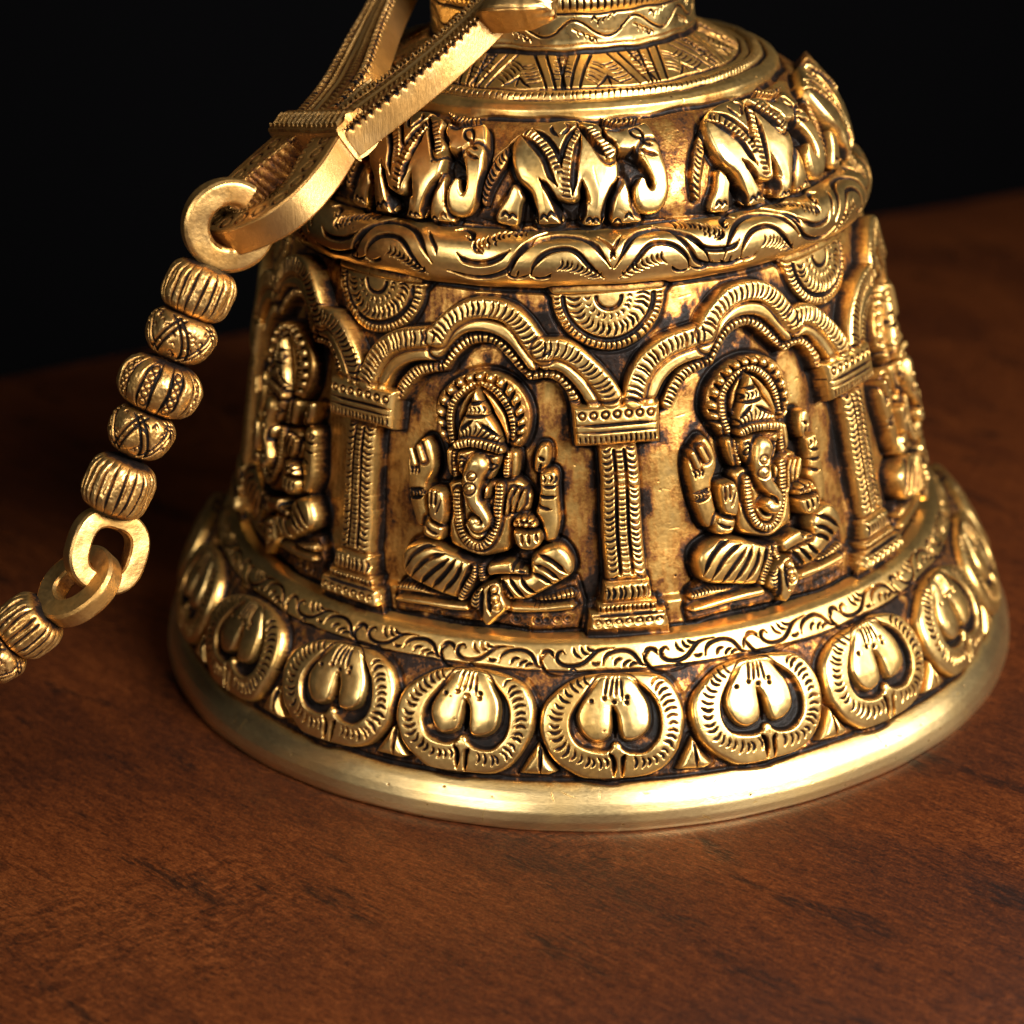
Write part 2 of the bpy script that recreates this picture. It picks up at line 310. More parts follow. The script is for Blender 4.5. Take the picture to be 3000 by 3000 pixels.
# traced outlines (across, along the profile), in rim radii, relative to each motif's centre
DATA = {"ELE":{"torso":[[-0.0918,0.0404],[-0.0771,0.0578],[-0.0522,0.0704],[-0.0192,0.0788],[0.0239,0.0818],[0.0499,0.0608],[0.0733,0.0332],[0.0947,0.0062],[0.0975,-0.0214],[0.0926,-0.0364],[0.0818,-0.0508],[0.0706,-0.0742],[0.0591,-0.106],[0.0289,-0.1048],[0.0321,-0.076],[0.0423,-0.073],[0.041,-0.0568],[0.0301,-0.0298],[0.0192,-0.0484],[0.0166,-0.0634],[0.0043,-0.0682],[-0.0275,-0.061],[-0.03,-0.0718],[-0.0208,-0.091],[-0.0155,-0.1078],[-0.054,-0.109],[-0.0566,-0.0808],[-0.0616,-0.055],[-0.0713,-0.0424],[-0.087,-0.025],[-0.0945,0.0038]],"hind":[[-0.1336,-0.1018],[-0.1286,-0.0874],[-0.1132,-0.067],[-0.0999,-0.0424],[-0.0899,-0.0478],[-0.0893,-0.061],[-0.0972,-0.0778],[-0.1056,-0.1156],[-0.1151,-0.1066]],"fore":[[0.0962,-0.0478],[0.104,-0.0334],[0.1119,-0.064],[0.1191,-0.0856],[0.1328,-0.1066],[0.1224,-0.1156],[0.0935,-0.1114],[0.0884,-0.0838]],"tail":[[-0.0959,0.0422],[-0.1193,0.014],[-0.1409,-0.0196],[-0.1565,-0.0508],[-0.1639,-0.0784]],"head":[[0.0688,0.0716],[0.0995,0.0608],[0.1247,0.0602],[0.1509,0.068],[0.1706,0.0446],[0.1828,0.0176],[0.1804,-0.0028],[0.1589,-0.0028],[0.1383,0.005],[0.122,0.0152],[0.1015,0.0206],[0.0959,0.0338],[0.0758,0.0434]],"trunk":[[0.1658,0.0044],[0.175,-0.0202],[0.179,-0.043],[0.1767,-0.0634],[0.1654,-0.0766],[0.1487,-0.0754],[0.1412,-0.0586],[0.143,-0.0418]],"ear":[[0.0279,0.0764],[0.0401,0.0746],[0.0666,0.0668],[0.0757,0.0416],[0.0964,0.0206],[0.0966,0.0038],[0.08,-0.001],[0.0569,0.0314],[0.0375,0.059]],"earg1":[[0.0287,0.0686],[0.0393,0.0524],[0.0569,0.0314],[0.0801,0.0032]],"earg2":[[0.0736,0.062],[0.0769,0.0458],[0.0857,0.0368],[0.0989,0.0314]],"earg3":[[0.0381,0.0776],[0.0546,0.0764],[0.0727,0.0644]],"earh":[[0.0457,0.0584],[0.0613,0.0404],[0.0749,0.0224],[0.0865,0.0092]],"eye":[[0.125,0.05],[0.1348,0.0536],[0.1451,0.047],[0.1505,0.0338],[0.1379,0.0344],[0.1277,0.0422]],"brow":[[0.0807,0.059],[0.0971,0.0554],[0.1137,0.053]],"fg1":[[0.144,0.032],[0.1562,0.0224],[0.1688,0.0188]],"fg2":[[0.1439,0.0134],[0.1594,0.0044],[0.1786,0.0014]],"mouth":[[0.0974,0.0194],[0.1137,0.0158],[0.135,0.0248],[0.1447,0.0068],[0.1586,-0.0088],[0.1738,-0.0388],[0.1751,-0.0538],[0.1597,-0.0652],[0.1541,-0.0502],[0.1381,-0.034],[0.1249,-0.0502],[0.1216,-0.0772],[0.1119,-0.064],[0.1043,-0.0274],[0.0962,-0.0064]],"strap1":[[-0.073,0.0578],[-0.0526,0.0446],[-0.0348,0.0212],[-0.0192,0.0008],[-0.0099,-0.0214]],"s1a":[[-0.0854,0.0536],[-0.059,0.0302],[-0.0374,0.0026],[-0.0282,-0.0244],[-0.0168,-0.0442]],"s1b":[[-0.0605,0.0656],[-0.0282,0.0386],[-0.0108,0.011],[-0.0055,-0.0118]],"strap2":[[0.0253,0.0596],[0.0121,0.0314],[0.0041,0.0038],[0.0013,-0.0178],[-0.0011,-0.0442],[-0.0015,-0.0628]],"s2a":[[0.0235,0.0692],[0.0085,0.044],[-0.0015,0.0188],[-0.0053,-0.0058]],"s2b":[[0.0311,0.0506],[0.0227,0.014],[0.0151,-0.025],[0.0097,-0.0598]],"mot1":[[-0.0225,0.068],[-0.0217,0.056],[-0.0098,0.0446]],"mot2":[[0.0013,0.0776],[0.0092,0.0674],[0.0027,0.0554],[-0.0056,0.0488]],"lg1":[[0.0298,-0.0352],[0.0294,-0.0688],[0.0238,-0.1066]],"lg2":[[0.101,-0.0328],[0.0835,-0.0586],[0.0702,-0.0832],[0.061,-0.1102]],"lg3":[[-0.0487,-0.0322],[-0.0351,-0.0496],[-0.0203,-0.0808],[-0.0115,-0.1078]],"lg4":[[-0.0895,-0.0364],[-0.0801,-0.0592],[-0.0649,-0.0844],[-0.0561,-0.112]],"lg5":[[0.1139,-0.064],[0.1212,-0.0862],[0.1347,-0.1138]],"nails":[[-0.0452,-0.0952],[-0.0309,-0.0916],[0.0392,-0.0976],[0.0513,-0.0982],[0.0937,-0.1042],[0.1145,-0.0976],[-0.1215,-0.0904],[-0.1082,-0.0928]],"hat":[[0.0693,0.0818],[0.0876,0.074],[0.1062,0.0686],[0.1251,0.0686],[0.1446,0.071]],"base":[[-0.1743,-0.1102],[-0.1114,-0.115],[-0.0298,-0.1108],[0.0508,-0.112],[0.1323,-0.115],[0.1958,-0.115]]},"FIG":{"halo":[[-0.0685,0.1168],[-0.0837,0.1468],[-0.0938,0.1732],[-0.092,0.1996],[-0.0809,0.2266],[-0.0583,0.2512],[-0.0301,0.268],[-0.0002,0.2752],[0.0294,0.2728],[0.0607,0.2608],[0.0841,0.2422],[0.0999,0.2212],[0.1081,0.1978],[0.1068,0.1702],[0.0998,0.1468],[0.085,0.1246],[0.0639,0.121],[0.0049,0.121],[-0.0436,0.1162]],"haloin":[[-0.056,0.1222],[-0.062,0.1612],[-0.0574,0.1996],[-0.0414,0.223],[-0.0214,0.2392],[-0.0015,0.2458],[0.0222,0.2428],[0.044,0.2248],[0.0601,0.202],[0.0683,0.1768],[0.0671,0.145],[0.054,0.1288],[0.0049,0.121],[-0.0394,0.1204]],"halorope":[[-0.054,0.1228],[-0.061,0.1618],[-0.0574,0.1996],[-0.0414,0.223],[-0.0214,0.2392],[-0.0015,0.2458],[0.0222,0.2428],[0.044,0.2248],[0.0601,0.202],[0.0683,0.1768],[0.0671,0.145]],"scal":[[-0.0763,0.1408],[-0.0798,0.163],[-0.0801,0.1852],[-0.0712,0.2092],[-0.058,0.2314],[-0.0388,0.2494],[-0.0188,0.2596],[0.0011,0.2626],[0.0218,0.2596],[0.0425,0.2512],[0.0612,0.2374],[0.0741,0.22],[0.0832,0.199],[0.0875,0.1774],[0.0862,0.1576],[0.077,0.1378]],"leafL":[[-0.0383,0.1624],[-0.0365,0.1804],[-0.0289,0.2026],[-0.0172,0.2236],[-0.0034,0.238]],"leafR":[[0.0086,0.2338],[0.0247,0.2176],[0.0389,0.1966],[0.0491,0.1756],[0.0564,0.1486],[0.0559,0.1306]],"crown":[[-0.0014,0.241],[0.0129,0.2164],[0.023,0.2014],[0.0263,0.1882],[0.0354,0.175],[0.0477,0.148],[0.0494,0.1144],[0.0049,0.1246],[-0.0375,0.1204],[-0.0399,0.1444],[-0.0323,0.1726],[-0.0226,0.1894],[-0.0188,0.2038],[-0.011,0.2164]],"tier1":[[-0.0129,0.2122],[0.0011,0.2116],[0.013,0.2146]],"tierrope":[[-0.0206,0.1978],[0.0015,0.1978],[0.0232,0.1996]],"tier2":[[-0.0254,0.1864],[-0.0003,0.1846],[0.0253,0.1876]],"cleafL":[[-0.032,0.1552],[-0.018,0.1666],[-0.0042,0.1774]],"cleafR":[[0.0058,0.1732],[0.0239,0.16],[0.0459,0.145]],"chatch":[[-0.0359,0.1426],[-0.0178,0.1522],[0.0002,0.1564],[0.0202,0.148],[0.0461,0.13]],"band":[[-0.0375,0.1246],[-0.0153,0.13],[0.0088,0.1282],[0.0286,0.124],[0.0464,0.1192]],"head":[[-0.0393,0.1126],[-0.019,0.1168],[0.009,0.1174],[0.0456,0.1114],[0.0458,0.0934],[0.0372,0.0706],[0.0255,0.0556],[-0.0226,0.0532],[-0.035,0.0676],[-0.0415,0.0874]],"trunk":[[0.0034,0.0862],[-0.0035,0.067],[-0.0044,0.04],[0.0017,0.0172],[0.0129,-0.002],[0.0215,-0.0152],[0.0231,-0.029],[0.0111,-0.0398],[0.002,-0.0284]],"trunkcurl":[[0.0059,-0.0086],[0.016,-0.02],[0.0181,-0.0266],[0.015,-0.0302]],"eyeR":[[0.0193,0.0814],[0.0272,0.0898],[0.037,0.0916],[0.04,0.0862],[0.0313,0.0784],[0.0214,0.0766]],"eyeL":[[-0.037,0.088],[-0.0309,0.0946],[-0.0247,0.0934],[-0.0268,0.085],[-0.035,0.0802]],"browR":[[0.0123,0.0988],[0.0231,0.1054],[0.0378,0.1048]],"browL":[[-0.037,0.0988],[-0.0279,0.103],[-0.0208,0.0958]],"fore1":[[-0.0168,0.0958],[-0.0089,0.1096],[-0.0008,0.1084]],"fore2":[[0.0014,0.0958],[0.0053,0.1054],[0.0111,0.1114]],"tusk":[[0.0206,0.0412],[0.0275,0.0478],[0.0315,0.034],[0.0277,0.0196],[0.0197,0.019]],"earL":[[-0.0684,0.1108],[-0.0538,0.115],[-0.0425,0.1114],[-0.041,0.061],[-0.0556,0.055],[-0.066,0.0742]],"earLr":[[-0.0475,0.1054],[-0.0473,0.0844],[-0.0452,0.0628]],"earR":[[0.0485,0.1144],[0.0716,0.1198],[0.0824,0.1102],[0.0781,0.0664],[0.049,0.0646]],"earRr":[[0.0573,0.109],[0.0566,0.0904],[0.0568,0.0688]],"torso":[[-0.0639,0.0382],[-0.039,0.0514],[0.0413,0.0568],[0.0743,0.0634],[0.0976,0.0502],[0.1113,0.0268],[0.104,-0.008],[0.0771,-0.0272],[0.0696,-0.0584],[0.064,-0.0872],[0.0423,-0.098],[0.0064,-0.1064],[-0.0345,-0.0968],[-0.0594,-0.0812],[-0.0638,-0.041],[-0.0555,-0.0056]],"neck":[[-0.0369,0.0274],[-0.0368,0.0028],[-0.0357,-0.0194],[-0.0315,-0.047],[-0.0202,-0.0704],[0.0002,-0.0824],[0.0184,-0.0782],[0.0321,-0.059],[0.0418,-0.0296],[0.0456,0.001],[0.0473,0.025],[0.0472,0.0436]],"bib":[[-0.0142,-0.041],[-0.008,-0.0548],[0.0022,-0.062],[0.0141,-0.0566],[0.0221,-0.0458]],"drape1":[[0.0726,0.0412],[0.0689,0.0226],[0.0614,-0.0098]],"drape2":[[0.0842,0.0394],[0.0786,0.0172],[0.0749,-0.0032]],"drape3":[[0.0977,0.0382],[0.0922,0.016],[0.0846,-0.0026]],"armLB":[[-0.1439,0.1024],[-0.1201,0.1234],[-0.1048,0.124],[-0.0936,0.0964],[-0.0915,0.0664],[-0.1,0.043],[-0.1064,0.028],[-0.1042,-0.0062],[-0.0978,-0.0362],[-0.1022,-0.0572],[-0.1284,-0.0614],[-0.1419,-0.023],[-0.1507,0.0166],[-0.1554,0.0562],[-0.1529,0.0874]],"fingL1":[[-0.1429,0.0988],[-0.1383,0.0838],[-0.134,0.07]],"fingL2":[[-0.124,0.1054],[-0.1195,0.0928],[-0.1152,0.0814]],"knL":[[-0.1439,0.0544],[-0.1351,0.0568],[-0.1262,0.0574]],"brL1":[[-0.1474,0.0148],[-0.1306,0.016],[-0.1131,0.0208]],"brL2":[[-0.1464,-0.002],[-0.1285,-0.0002],[-0.1131,0.0052]],"brLr":[[-0.1463,0.0064],[-0.1283,0.0082],[-0.1131,0.0136]],"handL":[[-0.0978,0.0232],[-0.0872,0.0286],[-0.0681,0.0292],[-0.0607,0.0184],[-0.0576,-0.0056],[-0.0607,-0.0308],[-0.068,-0.044],[-0.0763,-0.0428],[-0.0936,-0.0332],[-0.0979,-0.0056]],"hLg1":[[-0.0889,0.0262],[-0.0882,0.0082],[-0.0892,-0.0104]],"hLg2":[[-0.0787,0.0256],[-0.0785,0.0076],[-0.0803,-0.0068]],"hLg3":[[-0.067,0.0094],[-0.0734,-0.008],[-0.0785,-0.0206]],"wrL":[[-0.0999,-0.0344],[-0.068,-0.0458],[-0.0689,-0.0644],[-0.0807,-0.0824],[-0.1108,-0.0788],[-0.1142,-0.065]],"wrLg1":[[-0.099,-0.0374],[-0.0849,-0.044],[-0.0722,-0.0494]],"wrLg2":[[-0.1064,-0.0536],[-0.0935,-0.0638],[-0.0785,-0.0668]],"armRB":[[0.1287,0.1354],[0.1401,0.1336],[0.1443,0.118],[0.141,0.0952],[0.1242,0.0754],[0.1126,0.085],[0.1141,0.1114],[0.1212,0.1294]],"arg1":[[0.1218,0.1096],[0.1333,0.1042]],"arg2":[[0.1267,0.0988],[0.1222,0.0808]],"fistR":[[0.1279,0.079],[0.1507,0.0838],[0.1604,0.07],[0.1607,0.0478],[0.1651,0.0058],[0.1674,-0.0224],[0.1621,-0.0506],[0.1509,-0.071],[0.1316,-0.0614],[0.1312,-0.035],[0.1194,-0.0074],[0.1231,0.0088],[0.1265,0.0394],[0.1243,0.0652]],"fg1":[[0.1311,0.0502],[0.1455,0.0478],[0.1597,0.049]],"fg2":[[0.1276,0.0304],[0.1419,0.0274],[0.1591,0.028]],"fg3":[[0.1211,0.0142],[0.1346,0.007],[0.1499,0.0028]],"fk":[[0.1338,0.0652],[0.1433,0.0658],[0.1529,0.0634]],"bowl":[[0.0752,-0.0332],[0.0809,-0.0152],[0.0982,-0.0068],[0.1156,-0.0092],[0.1253,-0.0212],[0.1255,-0.0332],[0.1005,-0.0362]],"bowlb":[[0.08,-0.029],[0.0907,-0.0266],[0.1013,-0.0272],[0.1186,-0.0254],[0.0867,-0.0164],[0.0993,-0.014],[0.1118,-0.0158]],"handR":[[0.0763,-0.0404],[0.1025,-0.041],[0.1275,-0.038],[0.1334,-0.0554],[0.1279,-0.0716],[0.1126,-0.0812],[0.0932,-0.0812],[0.0795,-0.0698]],"hRg1":[[0.0938,-0.0458],[0.095,-0.0686]],"hRg2":[[0.1073,-0.0452],[0.1085,-0.068]],"hRg3":[[0.1218,-0.0434],[0.1239,-0.0614]],"legL":[[-0.1626,-0.1154],[-0.1465,-0.0998],[-0.1154,-0.0902],[-0.0828,-0.0908],[-0.0553,-0.0974],[-0.022,-0.107],[0.0025,-0.1166],[0.0045,-0.131],[-0.0076,-0.161],[-0.03,-0.1934],[-0.0634,-0.194],[-0.0979,-0.1874],[-0.1332,-0.179],[-0.1557,-0.1664],[-0.1648,-0.1412]],"sl1":[[-0.1533,-0.1556],[-0.1376,-0.1238],[-0.1109,-0.1004],[-0.0892,-0.095]],"sl2":[[-0.1398,-0.1718],[-0.1132,-0.134],[-0.0892,-0.1136],[-0.0668,-0.104]],"sl3":[[-0.1176,-0.1826],[-0.0893,-0.1466],[-0.0573,-0.113]],"sl4":[[-0.0912,-0.1838],[-0.0636,-0.1466],[-0.0427,-0.1118]],"sl5":[[-0.0677,-0.1874],[-0.0405,-0.1514],[-0.0282,-0.119]],"sl6":[[-0.0343,-0.1862],[-0.0178,-0.1448],[-0.0108,-0.119]],"slr":[[-0.0269,-0.191],[-0.0137,-0.1646],[-0.0015,-0.1448],[0.0035,-0.1238]],"slr2":[[0.0135,-0.1208],[0.0147,-0.149]],"legR":[[0.1089,-0.0986],[0.1356,-0.0764],[0.1624,-0.071],[0.1817,-0.0866],[0.1936,-0.113],[0.1901,-0.1334],[0.1673,-0.1496],[0.1253,-0.1754],[0.1059,-0.1862],[0.0806,-0.1898],[0.0609,-0.1892],[0.0447,-0.1496],[0.0565,-0.1382],[0.1053,-0.131]],"sr1":[[0.1242,-0.089],[0.1513,-0.1022],[0.1805,-0.1304]],"sr2":[[0.1168,-0.1094],[0.14,-0.119],[0.1673,-0.1436]],"sr3":[[0.1131,-0.128],[0.1325,-0.1352],[0.154,-0.1532]],"sr4":[[0.0899,-0.14],[0.1037,-0.1592],[0.1233,-0.1724]],"sr5":[[0.0663,-0.143],[0.0823,-0.164],[0.102,-0.1838]],"sr6":[[0.0526,-0.1466],[0.0647,-0.1694],[0.0796,-0.188]],"srr":[[0.0447,-0.1514],[0.0548,-0.1724],[0.0707,-0.1898]],"foot":[[0.0255,-0.1166],[0.07,-0.1058],[0.076,-0.1166],[0.1014,-0.1202],[0.1034,-0.1322],[0.0781,-0.134],[0.0466,-0.1382],[0.0267,-0.1418]],"ft1":[[0.0749,-0.1076],[0.0751,-0.128]],"ft2":[[0.0838,-0.1172],[0.0955,-0.1184]],"ft3":[[0.0839,-0.125],[0.1014,-0.1262]],"legedge":[[-0.0218,-0.1928],[0.0068,-0.1664],[0.0427,-0.1448],[0.0664,-0.1364]],"legtop":[[-0.0468,-0.101],[-0.022,-0.1082],[0.0065,-0.113],[0.0424,-0.1058],[0.0758,-0.0932],[0.1049,-0.0878],[0.1355,-0.0704]],"cloth":[[-0.0074,-0.1868],[0.0108,-0.17],[0.0428,-0.155],[0.0569,-0.1844],[0.0649,-0.2078],[0.0449,-0.2324],[0.0222,-0.252],[0.0068,-0.2216],[-0.0105,-0.2072]],"cg1":[[0.0158,-0.1718],[0.014,-0.2024],[0.0137,-0.2354]],"cg2":[[0.0289,-0.1664],[0.0291,-0.197],[0.033,-0.2228]],"clr":[[0.0037,-0.1772],[0.0029,-0.2],[0.0068,-0.2216]],"clb":[[0.0379,-0.1718],[0.0406,-0.1898],[0.0441,-0.2036]],"stripL":[[-0.1777,-0.1922],[-0.1131,-0.1886],[-0.0342,-0.197],[-0.0363,-0.2018],[-0.1132,-0.203],[-0.1766,-0.2054]],"barL":[[-0.1781,-0.2174],[-0.098,-0.2114],[-0.0197,-0.2072],[-0.0189,-0.2228],[-0.0981,-0.2258],[-0.1781,-0.23]],"stripR":[[0.1157,-0.1898],[0.1524,-0.1796],[0.1926,-0.1688],[0.1948,-0.1874]],"barR":[[0.0629,-0.2024],[0.1256,-0.1988],[0.193,-0.1946],[0.1941,-0.209],[0.1256,-0.2132],[0.0629,-0.218]],"slab":[[-0.179,-0.1904],[-0.1197,-0.1682],[0.0066,-0.1586],[0.1252,-0.17],[0.2,-0.149],[0.2047,-0.252],[0.0173,-0.2468],[-0.1289,-0.2468],[-0.1871,-0.252]],"dots":[[-0.0875,-0.239],[-0.0637,-0.252],[-0.0343,-0.252],[-0.0183,-0.252],[0.061,-0.252],[0.0786,-0.2336],[0.1005,-0.252],[0.1236,-0.2336],[0.1411,-0.2306],[0.1624,-0.2312],[0.1836,-0.23]]},"PET":{"outer":[[-0.0358,0.1368],[-0.0805,0.1272],[-0.1216,0.1032],[-0.1454,0.078],[-0.156,0.0402],[-0.1522,0.0024],[-0.1338,-0.0306],[-0.1055,-0.0546],[-0.072,-0.0738],[-0.022,-0.0792],[0.0002,-0.0738],[0.0477,-0.0672],[0.0866,-0.0504],[0.1139,-0.0168],[0.1297,0.0228],[0.1297,0.06],[0.1164,0.0966],[0.0929,0.1218],[0.0463,0.1374],[-0.001,0.1386]],"inner":[[-0.0049,0.1296],[-0.0365,0.1278],[-0.0737,0.0936],[-0.0966,0.057],[-0.1006,0.0228],[-0.0854,-0.0072],[-0.0502,-0.0174],[-0.0236,-0.0156],[-0.0088,-0.0078],[0.0155,-0.0186],[0.0501,-0.0192],[0.0787,0.0024],[0.0878,0.0396],[0.0796,0.078],[0.0596,0.1056],[0.0266,0.129]],"heart":[[-0.0333,0.129],[-0.0048,0.1308],[0.0235,0.1296],[0.0406,0.1068],[0.0571,0.075],[0.0598,0.039],[0.0496,0.0192],[0.0268,0.0078],[0.0066,0.012],[0.0016,0.0516],[-0.0099,0.075],[-0.0138,0.0552],[-0.0205,0.0168],[-0.0472,0.0036],[-0.0669,0.0132],[-0.0793,0.0378],[-0.0792,0.06],[-0.0646,0.0888],[-0.0454,0.114]],"cleft":[[-0.0102,0.0714],[-0.0062,0.0516],[-0.0062,0.0318],[-0.0091,0.0114]],"l1":[[-0.0189,0.1314],[-0.023,0.1098],[-0.027,0.0924]],"l2":[[-0.0076,0.1308],[-0.012,0.1092],[-0.0167,0.0906]],"l3":[[-0.0002,0.1302],[-0.0025,0.1104],[-0.0047,0.093]],"l4":[[0.0069,0.1296],[0.0076,0.1086],[0.0089,0.0864]],"dots":[[-0.027,0.0888],[-0.0071,0.0822],[0.0172,0.081],[0.018,0.0912],[-0.0533,0.0828]],"slot1":[[-0.0251,-0.0156],[-0.0174,-0.0312],[-0.0191,-0.0642]],"slot2":[[0.0061,-0.018],[-0.0003,-0.0336],[-0.0028,-0.0678]],"star":[[-0.0084,-0.0066],[-0.0073,-0.0186],[-0.0081,-0.0624]],"rimL":[[-0.062,0.1224],[-0.0849,0.111],[-0.1088,0.084],[-0.1187,0.066],[-0.1248,0.0468],[-0.1269,0.0288],[-0.1226,0.0096],[-0.1136,-0.0078],[-0.0957,-0.0204],[-0.076,-0.0318],[-0.0544,-0.0372],[-0.0324,-0.0342]],"rimR":[[0.0731,0.1152],[0.0875,0.0978],[0.0944,0.0828],[0.1024,0.063],[0.1058,0.0432],[0.1068,0.0282],[0.104,0.0108],[0.0974,-0.0042],[0.0884,-0.0144],[0.0783,-0.0264],[0.0619,-0.0348],[0.0429,-0.0366],[0.0224,-0.0354]]},"TRI":{"tri":[[-0.0099,0.0812],[0.007,0.05],[0.028,0.0224],[0.0096,0.0146],[-0.0486,0.0176],[-0.0314,0.0464]],"wedge":[[-0.008,0.0734],[-0.006,0.0518],[-0.0061,0.0194]]},"ARC":{"outL":[[-0.2435,-0.032],[-0.2271,0.007],[-0.1986,0.0442],[-0.162,0.0682],[-0.1267,0.0796],[-0.0887,0.0868]],"outM":[[-0.0782,0.0862],[-0.0603,0.1156],[-0.0287,0.1402],[0.0022,0.1516],[0.0329,0.1534],[0.0632,0.1444],[0.09,0.1204],[0.1092,0.094],[0.1322,0.0652]],"outR":[[0.1338,0.0748],[0.165,0.0748],[0.1948,0.061],[0.2251,0.0328],[0.2483,0.001],[0.2641,-0.0266]],"midL":[[-0.214,-0.032],[-0.1885,0.0064],[-0.1569,0.0334],[-0.1219,0.0478],[-0.0839,0.052]],"midM":[[-0.0799,0.0604],[-0.0598,0.0844],[-0.032,0.1066],[-0.0008,0.1174],[0.0298,0.1174],[0.0604,0.1054],[0.0873,0.0814],[0.1143,0.0454]],"midR":[[0.1364,0.046],[0.1659,0.0442],[0.1923,0.0226],[0.2154,-0.0056],[0.2329,-0.035]],"inL":[[-0.1759,-0.047],[-0.1561,-0.0158],[-0.1299,0.01],[-0.1001,0.0226],[-0.0751,0.0268]],"inM":[[-0.071,0.034],[-0.0512,0.058],[-0.0237,0.082],[0.0112,0.094],[0.0381,0.091],[0.0651,0.0688],[0.0883,0.043],[0.1074,0.022]],"inR":[[0.1093,0.022],[0.1407,0.0262],[0.1668,0.0148],[0.186,-0.0086],[0.1961,-0.0362]]},"HILL":{"outer":[[-0.115,-0.0436],[-0.1021,-0.0112],[-0.0807,0.0146],[-0.0521,0.0368],[-0.0144,0.0494],[0.0231,0.041],[0.0508,0.02],[0.0688,-0.004],[0.0853,-0.0286]],"inner":[[-0.0705,-0.0448],[-0.0664,-0.0232],[-0.0497,-0.001],[-0.0274,0.0116],[0.0007,0.014],[0.0222,0.0026],[0.0401,-0.0184],[0.0582,-0.0388],[0.0734,-0.0556]],"curl":[[-0.0706,-0.0454],[-0.055,-0.0502],[-0.0391,-0.0454],[-0.0324,-0.0364]],"leaf":[[-0.016,-0.0172],[0.0026,-0.0196],[0.0211,-0.0268],[0.0426,-0.037],[0.0595,-0.0466]],"side":[[0.0607,0.0386],[0.0759,0.02],[0.088,0.0044],[0.0932,-0.01]],"tick":[[-0.0946,-0.034],[-0.0993,-0.0484]],"under":[[-0.121,-0.0382],[-0.1105,-0.049],[-0.0931,-0.052],[-0.0703,-0.04]]},"VAL":{"inner":[[-0.0508,-0.0058],[-0.0371,-0.0172],[-0.0105,-0.0202],[0.019,-0.0148],[0.0414,-0.0046],[0.0579,0.0086]],"outer":[[-0.0732,-0.0424],[-0.0534,-0.0478],[-0.0271,-0.0526],[0.0066,-0.049],[0.037,-0.0394],[0.0572,-0.028],[0.0701,-0.0052],[0.0863,0.0212],[0.1026,0.047],[0.1208,0.0626]],"curl":[[-0.0648,0.0494],[-0.0465,0.0572],[-0.0281,0.0458],[-0.0261,0.029],[-0.0387,0.035]],"leaf":[[-0.0123,0.0128],[0.0105,0.0308],[0.0355,0.0476],[0.0622,0.056],[0.0817,0.0608]],"bound":[[-0.0195,0.0296],[-0.0125,0.0098],[0.0038,0.0008]]},"SCL":{"a":[[-0.1049,0.0086],[-0.0991,-0.013],[-0.0864,-0.0286],[-0.064,-0.0334]],"b":[[-0.0515,0.0098],[-0.0566,0.0164],[-0.0661,0.011],[-0.0672,-0.001],[-0.0564,-0.0112],[-0.038,-0.0142],[-0.0179,-0.0094],[-0.0027,0.0026],[0.0111,0.0158],[0.0274,0.0218],[0.0487,0.0236]],"c":[[0.0245,-0.0106],[0.0292,0.0044],[0.043,0.0152],[0.0672,0.0182],[0.0855,0.0098],[0.0956,-0.0034],[0.1043,-0.0148],[0.119,-0.019]],"b2":[[-0.1022,0.0098],[-0.0912,0.0176],[-0.0793,0.0146],[-0.0744,0.0038]],"l1":[[0.0484,-0.0112],[0.0534,-0.001],[0.0642,0.0014]],"l2":[[0.065,-0.0154],[0.0713,-0.0064],[0.0826,-0.004]],"l3":[[0.0774,-0.0166],[0.085,-0.01],[0.0957,-0.0106]],"t1":[[-0.035,0.023],[-0.0316,0.0098],[-0.02,0.0014]],"t2":[[-0.0208,0.0254],[-0.0155,0.0128],[-0.0046,0.0092]],"t3":[[-0.0091,0.0254],[-0.002,0.0182],[0.0086,0.0176]],"s":[[0.0008,-0.007],[0.0086,-0.01],[0.0186,-0.0064]],"under":[[-0.0627,-0.0334],[-0.0387,-0.031],[-0.0146,-0.0256],[0.0067,-0.0232]]}}

# ---------------------------------------------------------------- the setting: table top and dark cloth behind
def table_top():
    # far edge measured along a line turned 27 degrees; slab 6 cm thick with a rounded far edge
    a = math.radians(27.3); ex = np.array([math.cos(a), math.sin(a), 0]); ey = np.array([-math.sin(a), math.cos(a), 0])
    e0 = np.array([-0.05, 2.76, 0]); sec = []
    for x, z in [(-9.0, 0.0), (-0.10, 0.0)] + [(-0.10 + 0.10 * math.sin(q), -0.10 + 0.10 * math.cos(q)) for q in np.linspace(0.2, math.pi / 2, 8)] + [(0.0, -0.6), (-9.0, -0.6)]: sec.append((x, z))
    us = np.linspace(-9, 9, 181); v = []
    for u in us:
        wob = 0.05 * math.sin(u * 1.3 + .6) + 0.025 * math.sin(u * 3.1)
        for k, (x, z) in enumerate(sec): v.append(e0 + ex * u + ey * (x + (wob if x > -1 else 0)) + np.array([0, 0, z]))
    f = grid_faces(len(us), len(sec), wrap_m=True)
    o = mesh_obj('table', v, f[:, ::-1], M_WOOD, smooth=False); tag(o, kind='structure')
    bpy.context.view_layer.update(); return o
table_top()
bk = mesh_obj('backdrop', [(-14, 11, -6), (14, 11, -6), (14, 11.2, 12), (-14, 11.2, 12), (-14, 11.3, -6), (14, 11.3, -6), (14, 11.5, 12), (-14, 11.5, 12)],
              [(0, 1, 2, 3), (5, 4, 7, 6), (0, 4, 5, 1), (3, 2, 6, 7), (0, 3, 7, 4), (1, 5, 6, 2)], M_BACK, smooth=False); tag(bk, kind='structure')

